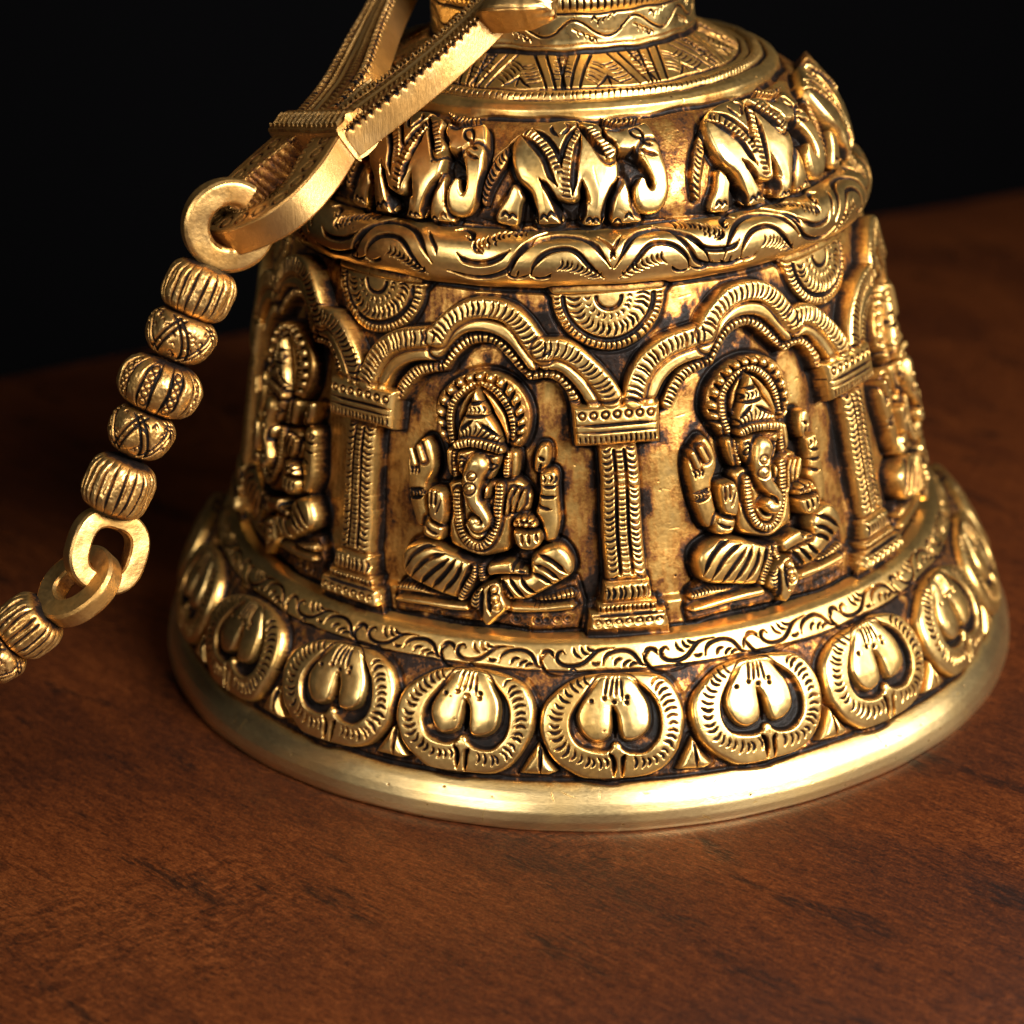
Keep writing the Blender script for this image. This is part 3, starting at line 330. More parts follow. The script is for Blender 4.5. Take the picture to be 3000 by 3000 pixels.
# ---------------------------------------------------------------- the bell: profile (radius, height), all in rim radii
_arc = [(.630 + .038 * math.cos(q), 1.084 + .052 * math.sin(q)) for q in np.linspace(-1.30, 1.22, 14)]
_sho = [tuple(q) for q in cr([(.598, 1.150), (.597, 1.18), (.588, 1.213), (.568, 1.252), (.534, 1.293), (.497, 1.321), (.470, 1.332)], 4)]
PROF = np.array([(.90, .0), (.992, 0), (1.002, .002), (1.006, .010), (1.007, .024), (1.003, .042), (.994, .060), (.981, .077), (.970, .088), (.962, .094), (.957, .104), (.953, .120), (.942, .16), (.921, .205), (.887, .26), (.862, .294), (.845, .315), (.828, .336), (.815, .343), (.787, .348), (.782, .355), (.775, .40), (.755, .50), (.735, .60), (.715, .70), (.69, .80), (.665, .90), (.64, 1.0), (.632, 1.028)] + _arc + [(.622, 1.141), (.606, 1.145)] + _sho + [(.468, 1.335), (.466, 1.350), (.455, 1.360), (.438, 1.366), (.386, 1.372), (.34, 1.40), (.291, 1.425), (.289, 1.43), (.285, 1.45), (.284, 1.503), (.284, 1.62), (.27, 1.66), (.20, 1.70), (.10, 1.73), (.0005, 1.735)])
_sg = np.hypot(*np.diff(PROF, axis=0).T); _TT = np.concatenate([[0], np.cumsum(_sg)])
T0 = _TT[1] + 0.010                       # the angle-height data below counts profile length from the foot
def tz(r, z): return float(_TT[np.argmin(np.hypot(PROF[:, 0] - r, PROF[:, 1] - z))])
# the traced drawings count length on a coarser profile: convert by height/radius
P0 = np.array([(.985,0),(1.0,.010),(1.002,.03),(.985,.058),(.945,.086),(.935,.12),(.915,.19),(.885,.26),(.862,.294),(.845,.315),(.822,.341),(.787,.348),(.775,.40),(.755,.50),(.735,.60),(.715,.70),(.69,.80),(.665,.90),(.64,1.0),(.632,1.03),(.66,1.05),(.668,1.075),(.655,1.105),(.625,1.13),(.592,1.145),(.575,1.15),(.57,1.19),(.55,1.24),(.52,1.29),(.485,1.325),(.463,1.336),(.458,1.352),(.438,1.367),(.386,1.372),(.34,1.40),(.289,1.425),(.285,1.45),(.284,1.503),(.284,1.6)])
_T0 = np.concatenate([[0], np.cumsum(np.hypot(*np.diff(P0, axis=0).T))])
_fine = np.linspace(0, _TT[-1], 6000); _fr, _fz = np.interp(_fine, _TT, PROF[:, 0]), np.interp(_fine, _TT, PROF[:, 1])
def tt(t):
    r, z = np.interp(t, _T0, P0[:, 0]), np.interp(t, _T0, P0[:, 1]); return float(_fine[np.argmin(np.hypot(_fr - r, _fz - z))])
D = math.pi / 180
def smooth_prof(T):
    k = np.hanning(9); k /= k.sum()
    ft = np.arange(0, _TT[-1] + .0015, .0015); r, z = np.interp(ft, _TT, PROF[:, 0]), np.interp(ft, _TT, PROF[:, 1])
    pad = lambda a: np.convolve(np.concatenate([np.full(4, a[0]), a, np.full(4, a[-1])]), k, 'valid')
    return np.interp(T, ft, pad(r)), np.interp(T, ft, pad(z))
dth = RES / 0.76
TH = np.concatenate([np.arange(-98, -92, .9) * D, np.arange(-92 * D, 96 * D, dth), np.arange(96.6, 262, .9) * D])
TH = TH[TH < 262 * D - 1e-6]
Tg = np.arange(_TT[1] * 0.0, _TT[-1] - .0005, RES)
Rg, Zg = smooth_prof(Tg)
cv = Canvas(Tg, TH, np.maximum(Rg, .02), RES)
LAB = {}
def lab(key):
    if key not in LAB: LAB[key] = len(LAB) + 1
    return LAB[key]
def band(t0, t1, key, pat):
    i0, i1 = np.searchsorted(Tg, [t0, t1]); cv.L[i0:i1] = lab(key); cv.P[i0:i1] = pat
z_rim = tz(.962, .094); z_lot = tt(.345); z_scr = tz(.787, .348); z_wall = tz(.632, 1.028); z_tor = tz(.598, 1.150); z_sh = tz(.470, 1.332); z_col = tz(.455, 1.360); z_bead = tt(1.597) ; z_plate = tz(.386, 1.372); z_neck = tz(.289, 1.43)
band(0, z_rim, 'rim', 0.0); band(z_rim, z_lot, 'lotus_band', .62); band(z_lot, z_scr, 'scroll_band', .06); band(z_scr, z_wall, 'arcade_wall', .24)
band(z_wall, z_tor, 'scroll_ring', .04); band(z_tor, z_sh, 'shoulder', .46); band(z_sh, z_col, 'collar', .08); band(z_col, z_plate, 'bead_ring', .10); band(z_plate, z_neck, 'top_plate', .16); band(z_neck, 9, 'neck', .02)
def around(t, w, dep, pat=1.0, wob=.0015):
    """a dark groove running all the way round"""
    i0, i1 = np.searchsorted(Tg, [t - 2 * w - wob, t + 2 * w + wob]); tw = t + wob * np.sin(TH * 9 + t * 40) + wob * .6 * np.sin(TH * 23 + t * 9)
    d = np.abs(Tg[i0:i1, None] - tw[None]); g = np.clip(1.2 - (d / w) ** 2, 0, 1)
    cv.H[i0:i1] -= (dep * g).astype(np.float32); cv.P[i0:i1] = np.maximum(cv.P[i0:i1], pat * g)
FRONT = (-100, 104)
def vis(a): return FRONT[0] < a < FRONT[1]

# --- lotus petals
PET, TRI = DATA['PET'], DATA['TRI']
pet_ang = [-91, -71.8, -52.8, -33.2, -14.7, 4.06, 22.9, 41.4, 60.2, 79.2, 98]
tp = tt(.20)
def petal(a, k):
    s = Stamp(cv, a * D, tp, jit=.0016, sy=.985); lb = lab(('lotus_petal', k)); p = PET
    s.shape(p['outer'], .027, .012, lb, .05, moat=.008, mdep=.004, mpat=.85, edge=.2, grow=.003)
    s.sink(p['inner'], .008, .008, 1.0, shrink=.001)
    s.shape(p['heart'], .029, .009, lb, .02, moat=.003, mdep=.003, n=3, edge=.15, crown=.005, grow=.004)
    s.groove(p['cleft'], .0062, .020, 1.0, taper=True)
    s.groove(p['slot1'], .0055, .018, 1.0); s.groove(p['slot2'], .0055, .018, 1.0)
    s.ridge(p['star'], [.010, .005, .004], .026, lb, moat=0)
    for q in ('l1', 'l2', 'l3', 'l4'): s.groove(p[q], .0034, .006, .95)
    for c in p['dots']: s.dot(c, .0052, .007)
    s.hatch(p['rimL'], .0125, .0135, .0030, .0065, .0045, pat=.95); s.hatch(p['rimR'], .0125, .0135, .0030, .0065, -.0045, pat=.95)
for k, a in enumerate(pet_ang): petal(a, k)
for k in range(len(pet_ang) - 1):
    a = (pet_ang[k] + pet_ang[k + 1]) / 2; s = Stamp(cv, a * D, tt(.12), jit=.001); lb = lab(('leaf_point', k))
    s.shape(TRI['tri'], .026, .014, lb, .05, n=2, moat=.006, mpat=1.0, edge=.2, smooth=False); s.groove(TRI['wedge'], .0042, .012, 1.0)
i0, i1 = np.searchsorted(Tg, [z_rim - .028, z_rim + .004]); cv.P[i0:i1] = np.maximum(cv.P[i0:i1], (np.linspace(0, 1, i1 - i0) ** 1.6 * .62)[:, None] * (0.75 + .35 * np.sin(TH * 17)[None] * np.sin(TH * 5.3)[None]))
around(z_rim + .003, .006, .006, .95)

# --- lower scroll band
per = 14.4; SCL = DATA['SCL']
around(z_lot, .003, .004, .9); around(z_scr + .002, .005, .006, .95)
for k in range(-7, 8):
    s = Stamp(cv, (1.0 + per * k + rng.normal(0, .3)) * D, .46, jit=.0016)
    for q in ('a', 'b', 'c', 'b2'): s.groove(SCL[q], .0044, .009, 1.0)
    for q in ('l1', 'l2', 'l3', 't1', 't2', 't3'): s.groove(SCL[q], .0034, .007, 1.0)
    s.groove(SCL['s'], .0036, .007, 1.0); s.groove(SCL['under'], .0030, .005, .9)
    s.groove([(.108, -.010), (.112, .004), (.120, .012)], .0030, .006, 1.0); s.groove([(-.045, -.024), (-.036, -.020), (-.028, -.026)], .0026, .005, .9)

# --- arcade: arches, pillars, seated figures, half rosettes
ARC, FIG = DATA['ARC'], DATA['FIG']
pil_ang = [-82.5, -37.4, 6.6, 53.0, 97.5]
pan_ang = [(-61.2), (-15.8), 29.2, 74.6]
cv_i0, cv_i1 = np.searchsorted(Tg, [z_scr, z_wall])
# spandrels above the arches keep more of the wash
for k, a in enumerate(pil_ang):
    s = Stamp(cv, a * D, tt(1.125), jit=.001); lb = lab(('half_rosette', k))
    ang = np.linspace(180, 360, 19) * D; cir = lambda r: np.stack([r * np.cos(ang) * 1.04, r * np.sin(ang) * .98], -1)
    s.wash([(-.16, .03), (-.20, -.06), (-.10, -.10), (-.02, -.19), (.02, -.19), (.10, -.10), (.20, -.06), (.16, .03)], .36, .03)
    s.shape(np.concatenate([cir(.108), [(.11, .03), (-.11, .03)]]), .014, .010, lb, .10, n=2, moat=.007, mpat=1.0)
    s.groove(cir(.086), .0062, .008, 1.0, taper=False); s.hatch(cir(.098), .0085, .0105, .0024, .005, .002, pat=.9)
    for r, nn, hl in ((.066, 17, .014), (.048, 13, .0)):
        if hl: s.hatch(cir(r), hl, .0125, .0030, .006, .006, .002, pat=.95)
    s.groove(cir(.024), .0048, .007, 1.0, taper=False)
    s.hatch(cir(.040), .006, .013, .0022, .004, .004, pat=.9)
def niche(a):
    s = Stamp(cv, a * D, tt(.95)); A = ARC
    pts = A['inL'] + A['inM'][1:] + A['inR'][1:] + [(.262, A['inR'][-1][1] - .02), (.272, -.46), (-.272, -.46), (-.262, A['inL'][0][1] - .02)]
    s.sink(pts, -.014, .016, None, n=1)

def arch(a, k):
    s = Stamp(cv, a * D, tt(.95), jit=.0016); lb = lab(('arch', k))
    for q in ('inL', 'inM', 'inR'): s.ridge(ARC[q], .012, .022, lb, moat=.008, mdep=.003, mpat=.6)
    for q in ('midL', 'midM', 'midR'): s.ridge(ARC[q], .0135, .034, lb, moat=.006, mdep=.006, mpat=1.0, flat=.35)
    for q in ('outL', 'outM', 'outR'): s.ridge(ARC[q], .0215, .042, lb, moat=.004, mdep=.003, mpat=.7, flat=.55, drop=.8)
    for q in ('inL', 'inM', 'inR'): s.hatch(ARC[q], .0115, .0105, .0026, .006, .002, pat=.9)
    for q, b in (('outL', .004), ('outM', .004), ('outR', .004)): s.hatch(ARC[q], .0165, .0118, .0027, .006, b, .003, pat=.92, off=-.001)
for a in [-60.6, -16.2, 29.6, 75.3]: niche(a)
for k, a in enumerate([-60.6, -16.2, 29.6, 75.3]): arch(a, k)
arch(-105, 8)
def pillar(a, k):
    tc = .80; s = Stamp(cv, a * D, tc, jit=.0012); yy = lambda t: t - .0024 - tc
    sh, cp, bs = lab(('pillar_shaft', k)), lab(('pillar_capital', k)), lab(('pillar_base', k))
    bx = dict(smooth=False, edge=.3, moat=.006, mpat=.6, mdep=.003)
    s.shape([(-.042, yy(.640)), (.042, yy(.640)), (.038, yy(.926)), (-.038, yy(.926))], .030, .014, sh, .10, **bx)
    s.shape([(-.084, yy(.924)), (.084, yy(.924)), (.087, yy(1.008)), (-.087, yy(1.008))], .041, .012, cp, .07, **bx)
    s.shape([(-.052, yy(.597)), (.052, yy(.597)), (.046, yy(.645)), (-.046, yy(.645))], .035, .012, bs, .06, **bx)
    s.shape([(-.060, yy(.580)), (.060, yy(.580)), (.060, yy(.600)), (-.060, yy(.600))], .037, .008, bs, .06, **bx)
    s.shape([(-.084, yy(.520)), (.084, yy(.520)), (.077, yy(.583)), (-.077, yy(.583))], .044, .010, bs, .06, **bx)
    L = lambda t, x: [(-x, yy(t)), (0, yy(t) - .001), (x, yy(t))]
    s.groove(L(.968, .078), .0036, .008, 1.0); s.groove(L(.954, .078), .0028, .005, .95); s.hatch(L(.939, .072), .0085, .0095, .0026, .006, .001, pat=.95)
    for x in np.linspace(-.066, .066, 7): s.ring((x, yy(.987)), .0064, .0025, .006, 1.0)
    s.groove([(-.012, yy(.660)), (-.011, yy(.78)), (-.010, yy(.912))], .0042, .011, 1.0, taper=False); s.groove([(.012, yy(.660)), (.011, yy(.78)), (.010, yy(.912))], .0042, .011, 1.0, taper=False)
    s.hatch([(0, yy(.664)), (0, yy(.910))], .007, .0105, .0022, .005, 0, pat=.9)
    for sg in (-1, 1): s.hatch([(sg * .025, yy(.656)), (sg * .023, yy(.916))], .010, .0125, .0028, .006, -.004, sg * .0025, pat=.95)
    s.hatch(L(.621, .040), .015, .0115, .0032, .007, .004, pat=1.0); s.hatch(L(.590, .052), .0065, .0085, .0024, .005, 0, pat=.95)
    s.groove(L(.578, .070), .0030, .007, 1.0); s.groove(L(.550, .076), .0034, .008, 1.0); s.groove(L(.536, .078), .0026, .006, 1.0)
    for x in np.linspace(-.060, .060, 7): s.ring((x, yy(.564)), .0060, .0026, .006, 1.0)
    s.hatch(L(.528, .076), .0055, .0085, .0024, .005, 0, pat=.95)
for k, a in enumerate(pil_ang): pillar(a, k)

def figure(a, k):
    s = Stamp(cv, a * D, tt(.70), jit=.0016); lb = lab(('seated_figure', k)); F = FIG; G = s.groove
    kw = dict(label=lb)
    s.shape(F['slab'], .010, 0.0037, lb, .60, moat=.006, mpat=.9, n=2)
    for c in F['dots']: s.dot(c, .0075, .005, 1.0); s.ring(c, .0095, .0022, .003)
    s.shape(F['stripL'], .022, 0.0050, lb, .06, n=2, moat=.006, mpat=.92); s.shape(F['barL'], .024, 0.0056, lb, .05, n=2, moat=.006, mpat=.92)
    s.shape(F['stripR'], .022, 0.0050, lb, .06, n=2, moat=.006, mpat=.92); s.shape(F['barR'], .024, 0.0056, lb, .05, n=2, moat=.006, mpat=.92)
    s.hatch(F['stripL'][:3], .006, .008, .0020, .004, pat=.9, off=-.003); s.hatch([F['stripR'][0], F['stripR'][2]], .010, .009, .0022, .004, pat=.9, off=-.006)
    # nimbus with scalloped rim
    s.shape(F['halo'], .017, 0.0062, lb, .35, moat=.007, mpat=.92)
    for c, nx in zip(F['scal'], F['scal'][1:] + F['scal'][-1:]): s.bump(c, .0125, .0085, .012, pat=.05, ang=math.atan2(c[1] - .10, c[0] - .03))
    sc = F['scal']
    for p, q in zip(sc, sc[1:]):
        m = (np.array(p) + np.array(q)) / 2; r = m - np.array((.028, .115)); r /= np.linalg.norm(r)
        G([m - r * .011, m, m + r * .010], .0040, .009, 1.0)
    s.sink(F['haloin'], .008, .006, .75)
    s.rope(F['halorope'], .0065, .022, .0078, lb, mpat=.92)
    s.ridge(F['leafL'], [.002, .0075, .002], .020, lb, pat=.25, mpat=.92); s.ridge(F['leafR'], [.002, .0085, .002], .020, lb, pat=.25, mpat=.92)
    # back arms
    s.shape(F['armLB'], 0.026, 0.0081, lb, .14, mpat=.92, crown=0.004); s.shape(F['armRB'], .028, 0.0087, lb, .08, mpat=.92); s.shape(F['fistR'], 0.028, 0.0074, lb, .14, mpat=.92, crown=0.004)
    s.ridge(F['fingL1'], .0055, .032, lb); s.ridge(F['fingL2'], .0055, .032, lb, pat=.2); s.hatch(F['knL'], .009, .0105, .0028, .006, pat=1.0)
    for q in ('brL1', 'brL2'): G(F[q], .0042, .009, 1.0)
    s.hatch(F['brLr'], .0055, .0075, .0018, .004)
    for q in ('arg1', 'arg2', 'fg1', 'fg2', 'fg3'): G(F[q], .0040, .008, 1.0)
    s.hatch(F['fk'], .008, .010, .0026, .006)
    # trunk of the body, necklace
    s.shape(F['torso'], 0.026, 0.0140, lb, .20, mpat=.92, crown=0.006)
    for q in ('drape1', 'drape2', 'drape3'): s.ridge(F[q], [.003, .0065, .003], .031, lb, pat=.12, mpat=.92)
    s.ridge(F['bib'], .0075, .032, lb, pat=.1, mpat=.92)
    s.shape(F['earL'], .026, 0.0087, lb, .12, mpat=.92); s.shape(F['earR'], .026, 0.0087, lb, .12, mpat=.92)
    s.rope(F['earLr'], .0048, .029, .0070, lb, mpat=.92); s.rope(F['earRr'], .0060, .029, .0072, lb, mpat=.92)
    # crossed legs
    s.shape(F['legR'], 0.036, 0.0112, lb, .05, moat=.008, mdep=.009, mpat=.92, crown=0.007)
    for q in ('sr1', 'sr2', 'sr3', 'sr4', 'sr5', 'sr6'): G(F[q], .0056, .011, 1.0)
    s.hatch(F['srr'], .0075, .0080, .0020, .004)
    s.shape(F['legL'], 0.038, 0.0112, lb, .05, moat=.008, mdep=.009, mpat=.92, crown=0.008)
    for q in ('sl1', 'sl2', 'sl3', 'sl4', 'sl5', 'sl6'): G(F[q], .0056, .011, 1.0)
    s.rope(F['slr'], .0078, .036, .0070, lb, mpat=.92); s.rope(F['slr2'], .0075, .036, .0062, lb, mpat=.92)
    s.shape(F['cloth'], 0.033, 0.0074, lb, .06, moat=.007, mpat=.92, crown=0.003); G(F['cg1'], .0055, .010, 1.0); G(F['cg2'], .0048, .009, 1.0)
    s.hatch(F['clr'], .0075, .0075, .0019, .004)
    for c in F['clb']: s.bump(c, .0065, .008, .006, pat=.03); s.ring(c, .0085, .0022, .004)
    s.shape(F['foot'], 0.04, 0.0062, lb, .05, moat=.006, mpat=.92, crown=0.003)
    for q in ('ft1', 'ft2', 'ft3'): G(F[q], .0036, .006, 1.0)
    G(F['legtop'], .0075, .012, 1.0); G(F['legedge'], .0045, .010, 1.0)
    s.rope(F['neck'], .0085, .036, .0078, lb, mpat=.92)
    # front hands
    s.shape(F['wrL'], .036, 0.0112, lb, .06, mpat=.92); G(F['wrLg1'], .0042, .008, 1.0); G(F['wrLg2'], .0042, .008, 1.0)
    s.shape(F['handL'], 0.042, 0.0074, lb, .05, mpat=.92, crown=0.003)
    for q in ('hLg1', 'hLg2'): G(F[q], .0034, .007, 1.0)
    G(F['hLg3'], .0024, .004, .8)
    s.shape(F['handR'], 0.044, 0.0081, lb, .06, mpat=.92, crown=0.003)
    for q in ('hRg1', 'hRg2', 'hRg3'): G(F[q], .0038, .008, 1.0)
    s.shape(F['bowl'], .045, 0.0099, lb, .05, mpat=.92)
    for c in F['bowlb']: s.ring(c, .0078, .0022, .004); s.bump(c, .0058, .0058, .003)
    # head, crown, trunk
    s.shape(F['head'], 0.041, 0.0093, lb, .05, mpat=.92, crown=0.004)
    s.shape(F['crown'], 0.041, 0.0081, lb, .06, mpat=.92, crown=0.004)
    G(F['tier1'], .0045, .008, 1.0); G(F['tier2'], .0042, .008, 1.0); s.hatch(F['tierrope'], .0075, .0080, .0022, .004)
    G(F['cleafL'], .0045, .008, 1.0); G(F['cleafR'], .0050, .009, 1.0); s.hatch(F['chatch'], .0135, .0092, .0022, .004, .003, .003)
    s.rope(F['band'], .0085, .046, .0075, lb, mpat=.92)
    for q in ('eyeR', 'eyeL'): s.groove(F[q] + F[q][:1], .0026, .006, .95, taper=False)
    s.bump(np.mean(F['eyeR'], 0), .006, .004, .003)
    for q in ('browR', 'browL', 'fore1', 'fore2'): G(F[q], .0030, .006, .95)
    s.ridge(F['trunk'], [.023, .021, .019, .016, .012, .011, .011, .012, .012], .054, lb, pat=.02, moat=.006, mdep=.006, mpat=.92, drop=.9)
    s.bump(F['trunk'][-2], .016, .013, .004); G(F['trunkcurl'], .0038, .010, 1.0)
    s.ring(F['trunk'][1], .0095, .0024, .004); s.bump(F['trunk'][1], .0050, .0050, .003); s.ring((F['trunk'][2][0] - .002, F['trunk'][2][1]), .0125, .0026, .004); s.bump(F['trunk'][2], .007, .007, .003)
    s.shape(F['tusk'], .048, 0.0062, lb, .03, mpat=.92)
for k, a in enumerate([-60.8, -15.8, 29.6, 75.2]): figure(a, k)

# --- ring with engraved vine
HILL, VAL = DATA['HILL'], DATA['VAL']
def hill(a, w, mirror=False):
    s = Stamp(cv, a * D, 1.33, jit=.002, flip=mirror, sx=w / .20); F = HILL
    s.groove(F['outer'], .0066, .010, 1.0); s.groove(F['inner'], .0060, .010, 1.0); s.groove(F['side'], .0042, .008, 1.0); s.groove(F['curl'], .0042, .008, 1.0); s.groove(F['tick'], .0030, .006, 1.0); s.groove(F['under'], .0040, .007, 1.0)
    s.hatch(F['leaf'], .0115, .0105, .0028, .006, .006, .004, pat=1.0)
def valley(a, w, mirror=False):
    s = Stamp(cv, a * D, 1.33, jit=.002, flip=mirror, sx=w / .17); F = VAL
    s.groove(F['inner'], .0064, .010, 1.0); s.groove(F['outer'], .0064, .010, 1.0); s.groove(F['curl'], .0062, .010, 1.0); s.groove(F['bound'], .0030, .006, .95)
    s.hatch(F['leaf'], .0120, .0110, .0036, .007, -.005, .003, pat=1.0); s.hatch([(-.004, .008), (.012, .016), (.028, .024)], .007, .012, .0028, .005, -.004, .002, pat=1.0)
for a, w, m in [(-.3, .20, 0), (14.9, .20, 1), (37.1, .20, 0), (-31.7, .21, 0), (-62, .21, 0), (63.3, .20, 1), (90, .20, 0)]: hill(a, w, m)
for a, w, m in [(-15, .17, 0), (26.6, .16, 1), (-45.8, .17, 0), (50.2, .16, 1), (77, .16, 0), (-79, .17, 0)]: valley(a, w, m)
around(z_wall + .002, .010, .006, 1.0); around(z_tor - .006, .0045, .006, 1.0)

# --- elephants round the shoulder
ELE = DATA['ELE']
# punched ground
gi0, gi1 = np.searchsorted(Tg, [z_tor + .004, z_sh - .01])
for t in np.arange(z_tor + .05, z_sh - .012, .0075):
    r = np.interp(t, Tg, Rg); n = int(190 * D * r / .0082)
    for th in np.linspace(-92, 96, n) * D:
        j = np.searchsorted(TH, th + rng.normal(0, .0022)); i = np.searchsorted(Tg, t + rng.normal(0, .0014))
        k = max(1, int(.0022 / RES)); cv.H[i - k + 1:i + k, j - k + 1:j + k] -= .0022; cv.P[i - k + 1:i + k, j - k + 1:j + k] = .86
def elephant(a, k):
    s = Stamp(cv, a * D, (z_tor + z_sh) / 2, jit=.0018, sx=(.98, .90, 1.0, 1.0, 1.0)[k], sy=(1.0, 1.03, 1.0, 1.04, 1.0)[k]); lb = lab(('elephant', k)); F = ELE; G = s.groove
    s.wash([(-.18, -.118), (.19, -.118), (.18, -.085), (.10, -.06), (0, -.07), (-.10, -.05), (-.16, -.085)], .95, .03)
    s.shape(F['hind'], .022, .006, lb, .03, moat=.006, mpat=1.0, grow=.007); s.shape(F['fore'], .026, .007, lb, .02, moat=.007, mpat=1.0, grow=.009)
    s.ridge(F['tail'], [.006, .011, .009, .006], .016, lb, pat=.3, mpat=1.0); s.hatch(F['tail'], .008, .012, .0028, .005, slant=.004)
    s.shape(F['torso'], .033, .009, lb, .02, moat=.008, mdep=.006, mpat=1.0, edge=.25, crown=.006, grow=.007)
    s.shape(F['head'], .034, .009, lb, .03, moat=.005, mpat=1.0, edge=.3, crown=.004, grow=.006)
    tw = [.024, .021, .017, .017, .022, .026, .016, .006]
    s.ridge(F['trunk'], tw, .033, lb, pat=.03, moat=.006, mpat=1.0, drop=.7, flat=.45)
    s.sink(F['mouth'], .006, .007, 1.0, shrink=.005)
    s.ridge(F['trunk'], [w * .86 for w in tw], .033, lb, pat=.03, moat=0, drop=.7, flat=.45)
    s.shape(F['ear'], .040, .006, lb, .03, grow=.002, moat=.004, mpat=1.0, edge=.3, crown=.002)
    for q in ('earg1', 'earg2'): G(F[q], .0062, .013, 1.0)
    G(F['earg3'], .0038, .008, 1.0); s.hatch(F['earh'], .011, .0098, .0020, .004, 0, .004, pat=.9)
    s.groove(F['eye'] + F['eye'][:1], .0032, .008, 1.0, taper=False); G(F['brow'], .0042, .008, 1.0); G(F['fg1'], .0040, .008, 1.0); G(F['fg2'], .0042, .008, 1.0)
    for q, w in (('s1a', .0078), ('s1b', .0062), ('s2a', .0058), ('s2b', .0078)): G(F[q], w, .012, 1.0)
    s.hatch(F['strap1'], .0088, .0098, .0026, .005, 0, .001, pat=.8); s.hatch(F['strap2'], .0085, .0098, .0026, .005, 0, .001, pat=.8)
    G(F['mot1'], .0045, .006, 1.0); G(F['mot2'], .0048, .006, 1.0)
    for q, w in (('lg1', .0075), ('lg2', .0070), ('lg3', .0080), ('lg4', .0075)): G(F[q], w, .018, 1.0)
    for x, y in F['nails']: G([(x - .009, y - .006), (x, y + .002), (x + .009, y - .006)], .0032, .005, 1.0)
    s.ridge(F['hat'], [.003, .0075, .003], .040, lb, pat=.3); s.hatch(F['hat'], .006, .009, .0022, .004)
    G(F['base'], .0048, .005, .95)
ele_ang = [-68, -33.4, 0, 40.8, 78.5]
for k, a in enumerate(ele_ang): elephant(a, k)
around(z_sh - .004, .0075, .006, 1.0, .003)

# --- collar, bead ring, engraved top plate, neck
i0, i1 = np.searchsorted(Tg, [z_sh, z_col]); cv.P[i0:i1] = np.maximum(cv.P[i0:i1], (.55 * np.clip(np.sin(TH * 13 + 2) * np.sin(TH * 5.1 + .5) * 1.6 - .2, 0, 1))[None] * np.linspace(1, .1, i1 - i0)[:, None])
def t_at_r(r): m = (Tg > z_sh) & (Tg < z_neck); return float(Tg[m][np.argmin(np.abs(Rg[m] - r))])
t_g1, t_g2, t_g3 = t_at_r(.436), t_at_r(.404), t_at_r(.385)
around(t_g1, .0062, .007, 1.0); around(t_g2, .0030, .004, .95); around(t_g3, .0045, .006, 1.0)
tb_ = (t_g1 + t_g2) / 2
i0, i1 = np.searchsorted(Tg, [t_g1 + .005, t_g2 - .003]); cv.H[i0:i1] += (.008 * np.sin(np.linspace(0, math.pi, i1 - i0)) ** .6)[:, None].astype(np.float32); cv.P[i0:i1] = .05
n = int(190 * D * .42 / .0125)
for a in np.linspace(-92, 96, n) * D:
    s = Stamp(cv, a + rng.normal(0, .002), tb_); s.groove([(-.002, -.010), (.0015, 0), (-.002, .010)], .0022, .005, .9)
tpl0, tpl1 = t_g3 + .006, z_neck - .008
for k in range(-7, 8):
    tcn = (tpl0 + tpl1) / 2; hh = (tpl1 - tpl0) / 2
    a = 14.8 + 29.5 * k; s = Stamp(cv, a * D, tcn, jit=.001); ww = 29.5 * D * .345
    for sg in (-1, 1):
        for q in range(3):
            x0 = sg * (ww * .10 + q * .024); x1 = sg * (ww * .36 + q * .019)
            s.groove([(x0, hh * .92), ((x0 + x1) / 2, 0), (x1, -hh * .98)], .0036, .006, 1.0, taper=False)
        s.hatch([(sg * ww * .05, hh * .35), (sg * ww * .20, -hh * .70)], .017, .0115, .0026, .004, .003 * sg, .004, pat=.9)
        s.hatch([(sg * (ww * .5 - .010), -hh * .5), (sg * (ww * .5 - .014), hh * .85)], .012, .0125, .0026, .004, -.003 * sg, .003, pat=.9)
        s.groove([(0, -hh * .35), (sg * .012, -hh * .7), (sg * .030, -hh * .98)], .0034, .005, 1.0)
    s.groove([(0, -hh * .3), (0, -hh * .98)], .003, .005, 1.0)
around(z_neck - .004, .0065, .006, 1.0); around(z_neck + .010, .0022, .002, .5)
tn = tt(1.838); around(tn, .0030, .005, .95); around(tn + .042, .0030, .005, .95)
tc = (z_neck + .012 + tn) / 2; hn = (tn - z_neck - .012) / 2
for k in range(-5, 6):
    a = 12 + 27.0 * k; s = Stamp(cv, a * D, tc, jit=.0015); X = 27 * D * .285
    s.groove([(-X * .5, -hn * .1), (-X * .30, hn * .55), (-X * .12, hn * .40), (X * .06, -hn * .15), (X * .25, -hn * .50), (X * .40, -hn * .40), (X * .5, -hn * .1)], .0030, .006, .95, taper=False)
    for q in range(4):
        s.groove([(-X * .30 + q * .013, hn * .02 - q * .005), (-X * .22 + q * .013, -hn * .12 - q * .005), (-X * .20 + q * .013, -hn * .48 - q * .004)], .0022, .004, .85)
        s.groove([(X * .12 + q * .012, hn * .25 + q * .006), (X * .13 + q * .012, hn * .50 + q * .004), (X * .18 + q * .012, hn * .70 + q * .003)], .0022, .004, .85)
    s.groove([(X * .02, hn * .55), (X * .07, hn * .80), (X * .12, hn * .55)], .0028, .005, .95); s.groove([(-X * .05, -hn * .55), (X * .0, -hn * .80), (X * .06, -hn * .62)], .0024, .004, .9)
i0, i1 = np.searchsorted(Tg, [tn + .006, tn + .036]); cv.H[i0:i1] += (.006 * np.sin(np.linspace(0, math.pi, i1 - i0)) ** .6)[:, None].astype(np.float32)
for a in np.arange(-92, 96, 2.9) * D:
    s = Stamp(cv, a, tn + .021); s.groove([(0, -.012), (.001, 0), (0, .012)], .0034, .006, .85)
